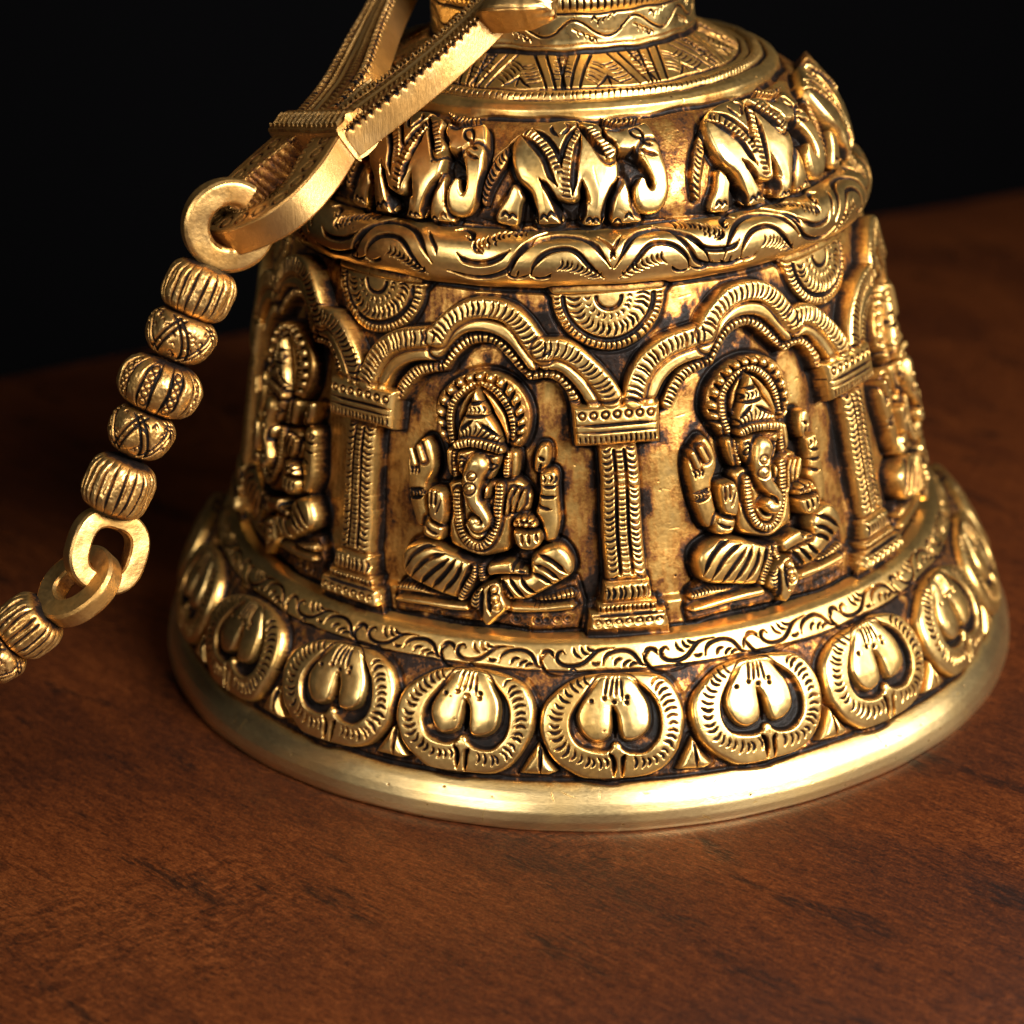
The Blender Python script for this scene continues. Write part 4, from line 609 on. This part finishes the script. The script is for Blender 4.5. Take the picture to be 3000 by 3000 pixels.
cv.L[np.searchsorted(Tg, tn):np.searchsorted(Tg, tn + .042)] = lab('neck_bead_ring')

# --- scratches, nicks and casting pits
for _ in range(900):
    th, t = rng.uniform(-85, 88) * D, rng.uniform(.03, _TT[-1] - .25); s = Stamp(cv, th, t); an = rng.normal(0, .25) + (math.pi / 2 if rng.random() < .12 else 0); l = rng.uniform(.004, .020)
    if rng.random() < .40: s.dot((0, 0), rng.uniform(.0014, .0028), .0018, rng.uniform(.4, .9))
    else: s.groove([(-l * math.cos(an), -l * math.sin(an)), (rng.normal(0, .001), rng.normal(0, .001)), (l * math.cos(an), l * math.sin(an))], .0014, rng.uniform(.0002, .0007), rng.uniform(.05, .3))

# --- recesses that the polishing cloth never reached keep the wash; the widest term also paints in shade
def box(a, k):
    for ax in (0, 1):
        p = np.concatenate([np.repeat(a.take([0], ax), k + 1, ax), a, np.repeat(a.take([-1], ax), k, ax)], ax).astype(np.float64)
        c = np.cumsum(p, ax); n = a.shape[ax]
        a = ((c.take(range(2 * k + 1, 2 * k + 1 + n), ax) - c.take(range(0, n), ax)) / (2 * k + 1)).astype(np.float32)
    return a
k1 = max(1, int(.007 / RES)); k2 = max(2, int(.018 / RES))
cav1 = box(box(cv.H, k1), k1) - cv.H; cav2 = box(box(cv.H, k2), k2) - cv.H
dirt_and_shade = np.maximum(np.clip((cav1 - .0022) / .006, 0, 1) * .85, np.clip((cav2 - .004) / .012, 0, 1) * .8)
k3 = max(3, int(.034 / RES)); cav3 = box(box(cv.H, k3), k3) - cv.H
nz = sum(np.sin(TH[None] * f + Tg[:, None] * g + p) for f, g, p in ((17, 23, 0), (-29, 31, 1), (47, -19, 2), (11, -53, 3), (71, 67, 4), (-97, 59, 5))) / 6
dirt_and_shade = np.maximum(dirt_and_shade, np.clip((cav3 - .004) / .016, 0, 1) * np.clip(.72 + nz * 1.0, 0, 1))
wl = cv.L == LAB['arcade_wall']; cv.P[:] += wl * (.42 * np.clip((cav3 - .0012) / .011, 0, 1) * np.clip(.75 + nz * .9, 0, 1.2)).astype(np.float32); cv.P[wl] = np.clip(cv.P[wl] + (.14 * nz + .03 * np.sin(TH[None] * 310 + nz * 3))[wl], .12, 1)  # wash plus shadow painted into the wall colour beside pillars and under arches
flat_ = np.ones_like(cv.P); flat_[np.searchsorted(Tg, z_rim - .02) * 0:np.searchsorted(Tg, z_rim - .03)] = 0
cv.P[:] = np.maximum(cv.P, dirt_and_shade * flat_)
rn = lambda k: (lambda q: (q - q.mean()) / q.std())(box(box(rng.normal(0, 1, cv.H.shape).astype(np.float32), k), k))
pn = .6 * rn(max(2, int(.006 / RES))) + .6 * rn(max(4, int(.020 / RES)))
cv.P *= np.clip(1.06 - .30 * np.clip(pn, -.3, 1.8), .35, 1)
# soften one step, add the slight wobble of hand work
cv.H[:] = box(cv.H, 1) * .5 + cv.H * .5
th_ = TH[None]; tg_ = Tg[:, None]
cv.H += (.0016 * np.sin(th_ * 7 + tg_ * 13) * np.sin(tg_ * 9 + 1) + .0010 * np.sin(th_ * 19 - tg_ * 31 + 2) * np.sin(th_ * 11 + tg_ * 23)).astype(np.float32)
irim = np.searchsorted(Tg, z_rim)
cv.H[:irim] += (.0022 * np.sin(TH * 3.1 + .8) + .0012 * np.sin(TH * 8.3))[None].astype(np.float32) * np.clip(np.linspace(-.5, 1.2, irim), 0, 1)[:, None].astype(np.float32)

# --- surface of revolution + relief -> one mesh per part
dr, dz = np.gradient(Rg, Tg), np.gradient(Zg, Tg); nn = np.hypot(dr, dz); nr, nz = dz / nn, -dr / nn
Rr = Rg[:, None] + cv.H * nr[:, None]; Zz = Zg[:, None] + cv.H * nz[:, None]
V = np.stack([Rr * np.sin(th_), -Rr * np.cos(th_), Zz], -1).reshape(-1, 3)
V[:, 0] += .012 - .024 * V[:, 2]                              # the hand-cast bell leans a touch to one side
V[:, 2] = np.maximum(V[:, 2], 0.0005)
F_all = grid_faces(len(Tg), len(TH), wrap_m=True)
Lf = cv.L.ravel(); face_lab = np.maximum(Lf[F_all[:, 0]], Lf[F_all[:, 2]]); Pf = np.clip(cv.P.ravel(), 0, 1)
bell = empty('temple_bell')
tag(bell, 'large antiqued brass bell covered in relief, standing mouth down on the dark wooden table', 'bell')
inv = {v: k for k, v in LAB.items()}; parts = {}
order = np.argsort(face_lab, kind='stable'); fl = face_lab[order]; cuts = np.searchsorted(fl, np.arange(1, len(LAB) + 2))
def part(key, name, parent, mat=M_BRASS):
    l = LAB[key]; f = F_all[order[cuts[l - 1]:cuts[l]]]
    if len(f) == 0: return None
    used = np.zeros(len(V), bool); used[f.ravel()] = True; idx = np.cumsum(used) - 1
    o = mesh_obj(name, V[used], idx[f], mat, parent, Pf[used]); parts[key] = o; return o
part('rim', 'rim', bell, M_RIM)
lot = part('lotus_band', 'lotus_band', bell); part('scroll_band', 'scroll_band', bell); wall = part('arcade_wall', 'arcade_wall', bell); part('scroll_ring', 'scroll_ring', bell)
shd = part('shoulder', 'shoulder', bell); part('collar', 'collar', bell); part('bead_ring', 'bead_ring', bell); part('top_plate', 'top_plate', bell)
nk = part('neck', 'neck', bell, M_NECK); part('neck_bead_ring', 'bead_ring', nk, M_NECK)
for key in list(LAB):
    if isinstance(key, str): continue
    kind, k = key
    if kind in ('lotus_petal', 'leaf_point'): part(key, kind, lot)
    elif kind == 'elephant': part(key, 'elephant_relief', shd)
    elif kind == 'seated_figure': part(key, 'seated_deity_relief', wall)
    elif kind in ('arch', 'half_rosette'): part(key, kind, wall)
for k in range(len(pil_ang)):
    p = part(('pillar_shaft', k), 'pillar', wall)
    if p:
        part(('pillar_capital', k), 'capital', p); part(('pillar_base', k), 'base', p)

# ---------------------------------------------------------------- shackle and chain
TOCAM = -_w
def unit(v): v = np.asarray(v, float); return v / np.linalg.norm(v)
def sweep(name, path, nrm, hw, ht, mat, parent, closed=False, step=.004, disp=None, nf=14, ns=8, corner=.16, cap=True):
    """flat bar: rounded rectangular section carried along a path; hw in the plane (list along path), ht along nrm.
    disp(s, face, v) -> (height, patina); face 0 front (+nrm), 1 outer side, 2 back, 3 inner side; v in -1..1"""
    nrm = unit(nrm); p = cr(path, 6, closed)
    if closed: p = np.concatenate([p, p[:1]])
    p, s = resample(p, step)
    if closed: p, s = p[:-1], s[:-1]
    n = len(p)
    T = (np.roll(p, -1, 0) - np.roll(p, 1, 0)) if closed else np.gradient(p, axis=0)
    T -= (T @ nrm)[:, None] * nrm; T /= np.linalg.norm(T, axis=1)[:, None]; W = np.cross(T, nrm)
    hwv = np.interp(np.arange(n) / max(1, n - 1), np.linspace(0, 1, len(np.atleast_1d(hw))), np.atleast_1d(hw)); htv = np.interp(np.arange(n) / max(1, n - 1), np.linspace(0, 1, len(np.atleast_1d(ht))), np.atleast_1d(ht))
    sec = []                                                   # (a across, b along nrm, face, v)
    c = corner
    for f, m in ((0, nf), (1, ns), (2, 4), (3, ns)):
        for v in np.linspace(-1, 1, m):
            # a small round at each corner
            e = max(0, (abs(v) - (1 - c)) / c); dip = .5 * c * (1 - math.sqrt(max(0, 1 - e * e))) * 1.2
            a, b = {0: (-v, 1 - dip), 1: (-1 + dip, -v), 2: (v, -1 + dip), 3: (1 - dip, v)}[f]
            sec.append((a * (1 - .03 * (e > .99)), b, f, v))
    sec = sec
    m = len(sec); A = np.array([q[0] for q in sec]); Bb = np.array([q[1] for q in sec]); Fc = np.array([q[2] for q in sec]); Vv = np.array([q[3] for q in sec])
    base = p[:, None] + W[:, None] * (A[None] * hwv[:, None])[..., None] + nrm * (Bb[None] * htv[:, None])[..., None]
    pat = np.full((n, m), .05)
    if disp is not None:
        Sx = np.broadcast_to(s[:, None], (n, m)); h, pt = disp(Sx, np.broadcast_to(Fc, (n, m)), np.broadcast_to(Vv, (n, m)), hwv[:, None])
        dirs = np.where((Fc == 0)[None, :, None], nrm, np.where((Fc == 2)[None, :, None], -nrm, np.where((Fc == 1)[None, :, None], -W[:, None], W[:, None])))
        base = base + dirs * h[..., None]; pat = np.clip(pt, 0, 1)
    V = base.reshape(-1, 3); Q = grid_faces(n, m, wrap_n=closed, wrap_m=True); P = pat.reshape(-1)
    if not closed and cap:
        for i in (0, n - 1):
            k = len(V); V = np.concatenate([V, base[i].mean(0)[None]]); P = np.append(P, .15)
            a = i * m + np.arange(m); b = i * m + (np.arange(m) + 1) % m
            tri = np.stack([a, b, np.full(m, k), np.full(m, k)], -1); Q = np.concatenate([Q, tri if i else tri[:, [1, 0, 2, 3]]])
    tri = Q[Q[:, 2] == Q[:, 3]][:, :3]; quad = Q[Q[:, 2] != Q[:, 3]]
    return mesh_mixed(name, V, quad, tri, mat, parent, P)
def mesh_mixed(name, V, quad, tri, mat, parent, P):
    me = bpy.data.meshes.new(name); v = np.asarray(V, np.float32) * S - np.array(parent_origin(parent), np.float32)
    me.vertices.add(len(v)); me.vertices.foreach_set('co', v.ravel().astype(np.float32))
    idx = np.concatenate([quad.ravel(), tri.ravel()]).astype(np.int32); me.loops.add(len(idx)); me.loops.foreach_set('vertex_index', idx)
    st = np.concatenate([np.arange(len(quad)) * 4, len(quad) * 4 + np.arange(len(tri)) * 3]).astype(np.int32)
    me.polygons.add(len(st)); me.polygons.foreach_set('loop_start', st); me.update(calc_edges=True)
    sm = np.ones(len(st), bool); me.polygons.foreach_set('use_smooth', sm)
    a = me.attributes.new('patina', 'FLOAT', 'POINT'); a.data.foreach_set('value', np.asarray(P, np.float32))
    me.materials.append(mat); me.validate()
    try: me.set_sharp_from_angle(angle=math.radians(38))
    except Exception: pass
    o = bpy.data.objects.new(name, me); C.objects.link(o); o.parent = parent; return o

SO = np.array([-0.50322779, -0.5028142, 1.34937809]); E1 = np.array([0.63674157, 0.58740004, 0.49952114]); E2 = np.array([0.56440766, -0.79643715, 0.21709873]); EN = np.array([-0.52536099, -0.14369777, 0.83865772])
PL = lambda a, b, c=0.0: SO + E1 * a + E2 * b + EN * c
TK = .031
shk = empty('shackle', tuple(PL(0, 0, -TK) * S)); bpy.context.view_layer.update()
tag(shk, 'forked brass shackle with engraved arms leaning against the upper left of the bell', 'shackle')
def teeth(pitch, depth=.006):
    def f(S_, Fc, Vv, hwv):
        tooth = np.abs(((S_ / pitch) % 1) - .5) * 2
        fr = Fc == 0; sd = (Fc == 1) | (Fc == 3); av = np.abs(Vv)
        h = np.zeros_like(S_); P = np.where(fr, .40, .07)
        # front: beaded edges, two lines, slanting leaf cuts, a plain bar down the middle
        bead_ = np.abs(((S_ / (pitch * .55)) % 1) - .5) * 2; ed = np.clip((av - .70) / .12, 0, 1) * fr
        h += ed * (.006 - .016 * np.clip(bead_ - .35, 0, 1)); P = np.where(ed > .3, np.where(bead_ < .55, .03, .85), P)
        ln = np.clip(1 - np.abs(av - .62) / .08, 0, 1) * fr; h -= ln * .007; P = np.maximum(P, ln * .95)
        q = ((S_ + .55 * av * hwv) / (pitch * .62)) % 1; lf = np.clip(1 - np.abs(q - .5) / .26, 0, 1) * np.clip(1 - np.abs(av - .34) / .22, 0, 1) * fr
        h += lf * .0075; P = np.where(lf > .35, .02, P)
        bar = np.clip(1 - np.abs(Vv - .02) / .085, 0, 1) * fr; h += bar * .005; P = np.where(bar > .3, .02, P)
        # saw-tooth cuts along both long edges of the sides
        dd = np.where(Vv * np.where(Fc == 3, -1, 1) < 0, 1 - av, 1.30 - av); e2 = np.clip(1 - dd / .45, 0, 1); cut = np.clip(tooth - (1 - .8 * e2), 0, 1)
        h -= np.where(sd, cut * .012, 0); P = np.maximum(P, np.where(sd, np.clip(cut * 3.0, 0, 1), 0))
        return h, P
    return f
def rings(S_, Fc, Vv, hwv):
    fr = Fc == 0; pitch = .047; x = ((S_ / pitch) % 1 - .5) * pitch; y = (Vv + .12) * hwv
    r = np.hypot(x, y); g = np.clip(1 - np.abs(r - .015) / .0045, 0, 1)
    h = -np.where(fr, g * .005, 0); P = np.where(fr, np.maximum(.26, g * .95), .07)
    t = np.abs(((S_ / .016) % 1) - .5) * 2; ed = (Vv > .62) & fr; h = h - np.where(ed, np.clip(t - .5, 0, 1) * .012, 0); P = np.maximum(P, np.where(ed, np.clip(t * 1.6 - .7, 0, 1), 0))
    hx = (Fc == 1); h = h - np.where(hx, np.clip(np.abs(((S_ / .02 + Vv * .5) % 1) - .5) * 2 - .5, 0, 1) * .010, 0); P = np.maximum(P, np.where(hx, .45, 0))
    ln = np.clip(1 - np.abs(np.abs(Vv) - .55) / .08, 0, 1) * fr; P = np.maximum(P, ln * .7)
    return h, P
def strokes(S_, Fc, Vv, hwv):
    fr = Fc == 0; q = ((S_ + .5 * Vv * hwv) / .0215) % 1; g = np.clip(1 - np.abs(q - .5) / .24, 0, 1) * (np.abs(Vv + .1) < .58)
    return np.where(fr, g * .009, 0), np.where(fr, np.where(g > .25, .02, .36), .06)
P3 = lambda pts, c=-TK: [PL(a, b, c) for a, b in pts]
sweep('right_arm'.replace('right_', ''), P3([(-.02, .085), (.03, .104), (.10, .139), (.187, .170), (.27, .184), (.335, .186), (.372, .184)]), EN, [.072, .070, .064, .060, .054, .050, .048], TK, M_FILED, shk, disp=teeth(.019), step=.003, nf=34, ns=16)
sweep('arm', P3([(-.02, -.062), (.04, -.070), (.12, -.095), (.20, -.150), (.31, -.236), (.41, -.309), (.53, -.395), (.66, -.49)]), EN, [.080, .078, .062, .052, .044, .041, .040, .040], TK, M_FILED, shk, disp=teeth(.019), step=.003, nf=34, ns=16)
sweep('crotch', P3([(.0, .0), (.06, .012), (.112, .024), (.128, .028)], -TK - .002), EN, [.10, .085, .045, .020], TK - .004, M_FILED, shk, disp=teeth(.026), step=.003, nf=30, ns=8)
sweep('collar', P3([(-.008, -.160), (-.012, -.05), (-.018, .06), (-.018, .150)], -TK + .004), EN, [.033, .034, .036, .036], TK + .010, M_FILED, shk, disp=strokes, step=.002, nf=20, ns=8, corner=.24)
sweep('loop', P3([(.0, -.090), (-.035, -.095), (-.085, -.108), (-.125, -.115), (-.174, -.119), (-.235, -.099), (-.279, -.050), (-.300, .030), (-.290, .082), (-.256, .138), (-.217, .160), (-.168, .150), (-.13, .132), (-.082, .102), (-.035, .085), (0, .08)]), EN, [.055, .050, .049, .047, .042, .036, .034, .034, .036, .040, .042, .046, .050, .052, .052], TK, M_FILED, shk, disp=rings, step=.003, nf=30, ns=14)
# hooked end of the right arm, bent towards the bell's crown, its tip chipped
tipa = PL(.352, .184, -TK); tip = [tipa, np.array([-.135, -.515, 1.572]), np.array([-.09, -.525, 1.575]), np.array([-.052, -.532, 1.575]), np.array([-.034, -.534, 1.574])]
def chip(S_, Fc, Vv, hwv):
    e = np.clip((S_ - S_.max() + .035) / .035, 0, 1); t = np.abs(((S_ / .017) % 1) - .5) * 2
    h = -.010 * e ** 2 + .004 * np.sin(Vv * 9 + S_ * 120) * e; fr = Fc == 0; ed = (Vv > .55) & fr & (e < .2)
    h = h - np.where(ed, np.clip(t - .5, 0, 1) * .012, 0); return h, np.where(ed, np.clip(t * 1.6 - .7, 0, 1), np.where(fr, .05, .22 * (1 - e)))
sweep('hook_end', tip, np.array([-.25, -.62, .74]), [.040, .044, .044, .040, .026], [.040, .042, .042, .038, .024], M_CHAIN, shk, disp=chip, step=.003, nf=20, ns=14, corner=.3)

def bead(name, P0_, ax, front, r, hl, kind, mat, parent, res=.0016, rmin=.30):
    T = np.arange(-hl, hl + res, res); p = {'ribbed': 3.4, 'engraved': 2.5, 'melon': 2.5}[kind]
    R = r * np.maximum(rmin, (1 - np.clip(np.abs(T / hl), 0, 1) ** p) ** (1 / 2.3))
    if kind == 'engraved': R *= 1 - .10 * (T / hl)
    TH_ = np.arange(-math.pi, math.pi, res / r); c = Canvas(T, TH_, R, res); c.L[:] = 1; c.P[:] = .07
    st = lambda a, t=0: Stamp(c, a, t, jit=.0012)
    if kind == 'ribbed':
        for k in range(21):
            a = -math.pi + (k + .5) * 2 * math.pi / 21 + rng.normal(0, .02); s = st(a)
            s.groove([(rng.normal(0, .001), -hl * .80), (rng.normal(0, .001), 0), (0, hl * .80)], .0030, .0085, rng.uniform(.75, 1), taper=True)
            st(a + math.pi / 21).groove([(0, -hl * .5), (.001, hl * .3)], .0018, .002, .45) if rng.random() < .5 else None
    elif kind == 'melon':
        nl = 9
        for k in range(nl):
            a = -math.pi + k * 2 * math.pi / nl + .12; s = st(a); w = math.pi * r / nl
            for dx in (-.34, .34): s.groove([(dx * w * 1.1, -hl * .86), (dx * w * 1.7, 0), (dx * w * 1.1, hl * .86)], .0042, .011, 1.0)
            s2 = st(a + math.pi / nl)
            for y in np.linspace(-hl * .6, hl * .6, 5): s2.ring((0, y), .0072, .0022, .005)
    else:
        nz = 5
        for k in range(nz):
            a0 = -math.pi + k * 2 * math.pi / nz - .35; w = 2 * math.pi * r / nz; s = st(a0)
            for off in (-.007, .007):
                s.groove([(-w * .25 + off, -hl * .72), (0 + off, 0), (w * .25 + off, hl * .72)], .0030, .0075, 1.0, taper=False); s.groove([(w * .25 + off, hl * .72), (w * .5 + off, 0), (w * .75 + off, -hl * .72)], .0030, .0075, 1.0, taper=False)
            for q in range(16):
                x, y = rng.uniform(-w * .35, w * .75), rng.uniform(-hl * .7, hl * .7)
                s.groove([(x - .006, y + .003), (x, y - .004), (x + .006, y + .002)], .0017, .004, .8)
    e = np.clip((np.abs(T / hl) - .74) / .18, 0, 1); c.P[:] = np.maximum(c.P, (e * 1.0)[:, None])
    k1_ = max(1, int(.006 / res)); cav = box(c.H, k1_) - c.H; c.P[:] = np.maximum(c.P, np.clip((cav - .0012) / .004, 0, 1) * .9)
    c.H += (.0012 * np.sin(TH_ * 9 + 1)[None] * np.sin(T * 90)[:, None] + .0008 * rng.normal(0, 1, c.H.shape)).astype(np.float32); c.H[:] = box(c.H, 1)
    side = np.cross(ax, front); rr = R[:, None] + c.H
    V = P0_ + ax * T[:, None, None] + front * (rr * np.cos(TH_))[..., None] + side * (rr * np.sin(TH_))[..., None]
    return mesh_obj(name, V.reshape(-1, 3), grid_faces(len(T), len(TH_), wrap_m=True)[:, ::-1], mat, parent, np.clip(c.P.ravel(), 0, 1))
def eye(name, center, along, nrm, ra, rb, hw, ht, parent, gap=None, p=2.4, side=None):
    """flat eye of a link: superellipse bar; gap=(a0,a1) degrees leaves it open there"""
    nrm = unit(nrm); along = unit(along - (along @ nrm) * nrm); lat = np.cross(nrm, along)
    a = np.linspace(0, 360, 37)[:-1] if gap is None else np.linspace(gap[1], gap[0] + 360, 36); a = a * D
    sg = lambda v: np.sign(v) * np.abs(v) ** (2 / p)
    pts = center + along * (ra * sg(np.cos(a)))[:, None] + lat * (rb * sg(np.sin(a)))[:, None]
    def f(S_, Fc, Vv, hwv):
        h = .0007 * np.sin(S_ * 55 + Fc) * np.cos(Vv * 2.2 + S_ * 20); P = np.full(S_.shape, .08)
        P = np.maximum(P, np.where(Fc == 1, .38, 0)); return h, P
    return sweep(name, pts, nrm, hw, ht, M_CHAIN, parent, closed=gap is None, disp=f, step=.004, nf=10, ns=8, corner=.35)
BEADS = [('ribbed_bead', .081, .070, .057, 'ribbed'), ('engraved_bead', .178, .069, .052, 'engraved'), ('melon_bead', .283, .084, .057, 'melon'), ('engraved_bead', .383, .065, .052, 'engraved'), ('ribbed_bead', .497, .069, .062, 'ribbed')]
def link(a, b, label, eye1, eye2, res=.0016, scale=1.0):
    a, b = np.array(a), np.array(b); ax = unit(b - a); front = unit(TOCAM - (TOCAM @ ax) * ax); L_ = np.linalg.norm(b - a); k = L_ / .592
    o = empty('chain_link', tuple(a * S)); tag(o, label, 'chain link', 'links of the brass bell chain'); bpy.context.view_layer.update()
    for nm, s_, r, hl, kind in BEADS: bead(nm, a + ax * s_ * k, ax, front, r * scale, hl * k, kind, M_CHAIN, o, res)
    for e in (eye1, eye2): eye('eye', parent=o, **e)
    return o
R_, U_ = _r, _u
ax1 = unit(np.array([-.943, -.8886, .6357]) - np.array([-.6993, -.7287, 1.1508]))
link((-.6993, -.7287, 1.1508), (-.943, -.8886, .6357), 'brass chain link of five ribbed and engraved beads hanging straight from the shackle',
     dict(center=np.array([-.6700, -.7180, 1.2000]), along=-ax1, nrm=TOCAM * .86 + R_ * .36 - U_ * .30, ra=.066, rb=.066, hw=.025, ht=.021, gap=(-62, -12), p=2.0),
     dict(center=np.array([-.9330, -.8990, .5960]), along=ax1, nrm=TOCAM * .84 + R_ * .50 - U_ * .06, ra=.064, rb=.060, hw=.0205, ht=.023, p=2.6))
ax2 = unit(np.array([-.177, -.032, -.133]))
a2 = np.array([-1.030, -.940, .505]); b2 = a2 + ax2 * .56
link(a2, b2, 'brass chain link cut by the left picture edge, hooked under the hanging link',
     dict(center=np.array([-.988, -.928, .533]), along=-ax2, nrm=TOCAM * .70 - R_ * .42 + U_ * .52, ra=.066, rb=.056, hw=.0225, ht=.022, p=2.2),
     dict(center=b2 + ax2 * .045, along=ax2, nrm=TOCAM * .84 + R_ * .1 + U_ * .5, ra=.062, rb=.056, hw=.023, ht=.02), res=.0022, scale=.92)
a3 = b2 + ax2 * .10 + np.array([-.01, 0, -.01]); ax3 = unit((-.62, -.10, -.15))
b3 = a3 + ax3 * .56
link(a3, b3, 'brass beaded chain link sloping down to the table beyond the left edge', dict(center=a3 - ax3 * .05, along=-ax3, nrm=np.array([-.2, -.9, .3]), ra=.062, rb=.056, hw=.022, ht=.02), dict(center=b3 + ax3 * .05, along=ax3, nrm=np.array([0, -.2, 1]), ra=.06, rb=.055, hw=.02, ht=.018), res=.004, scale=.85)
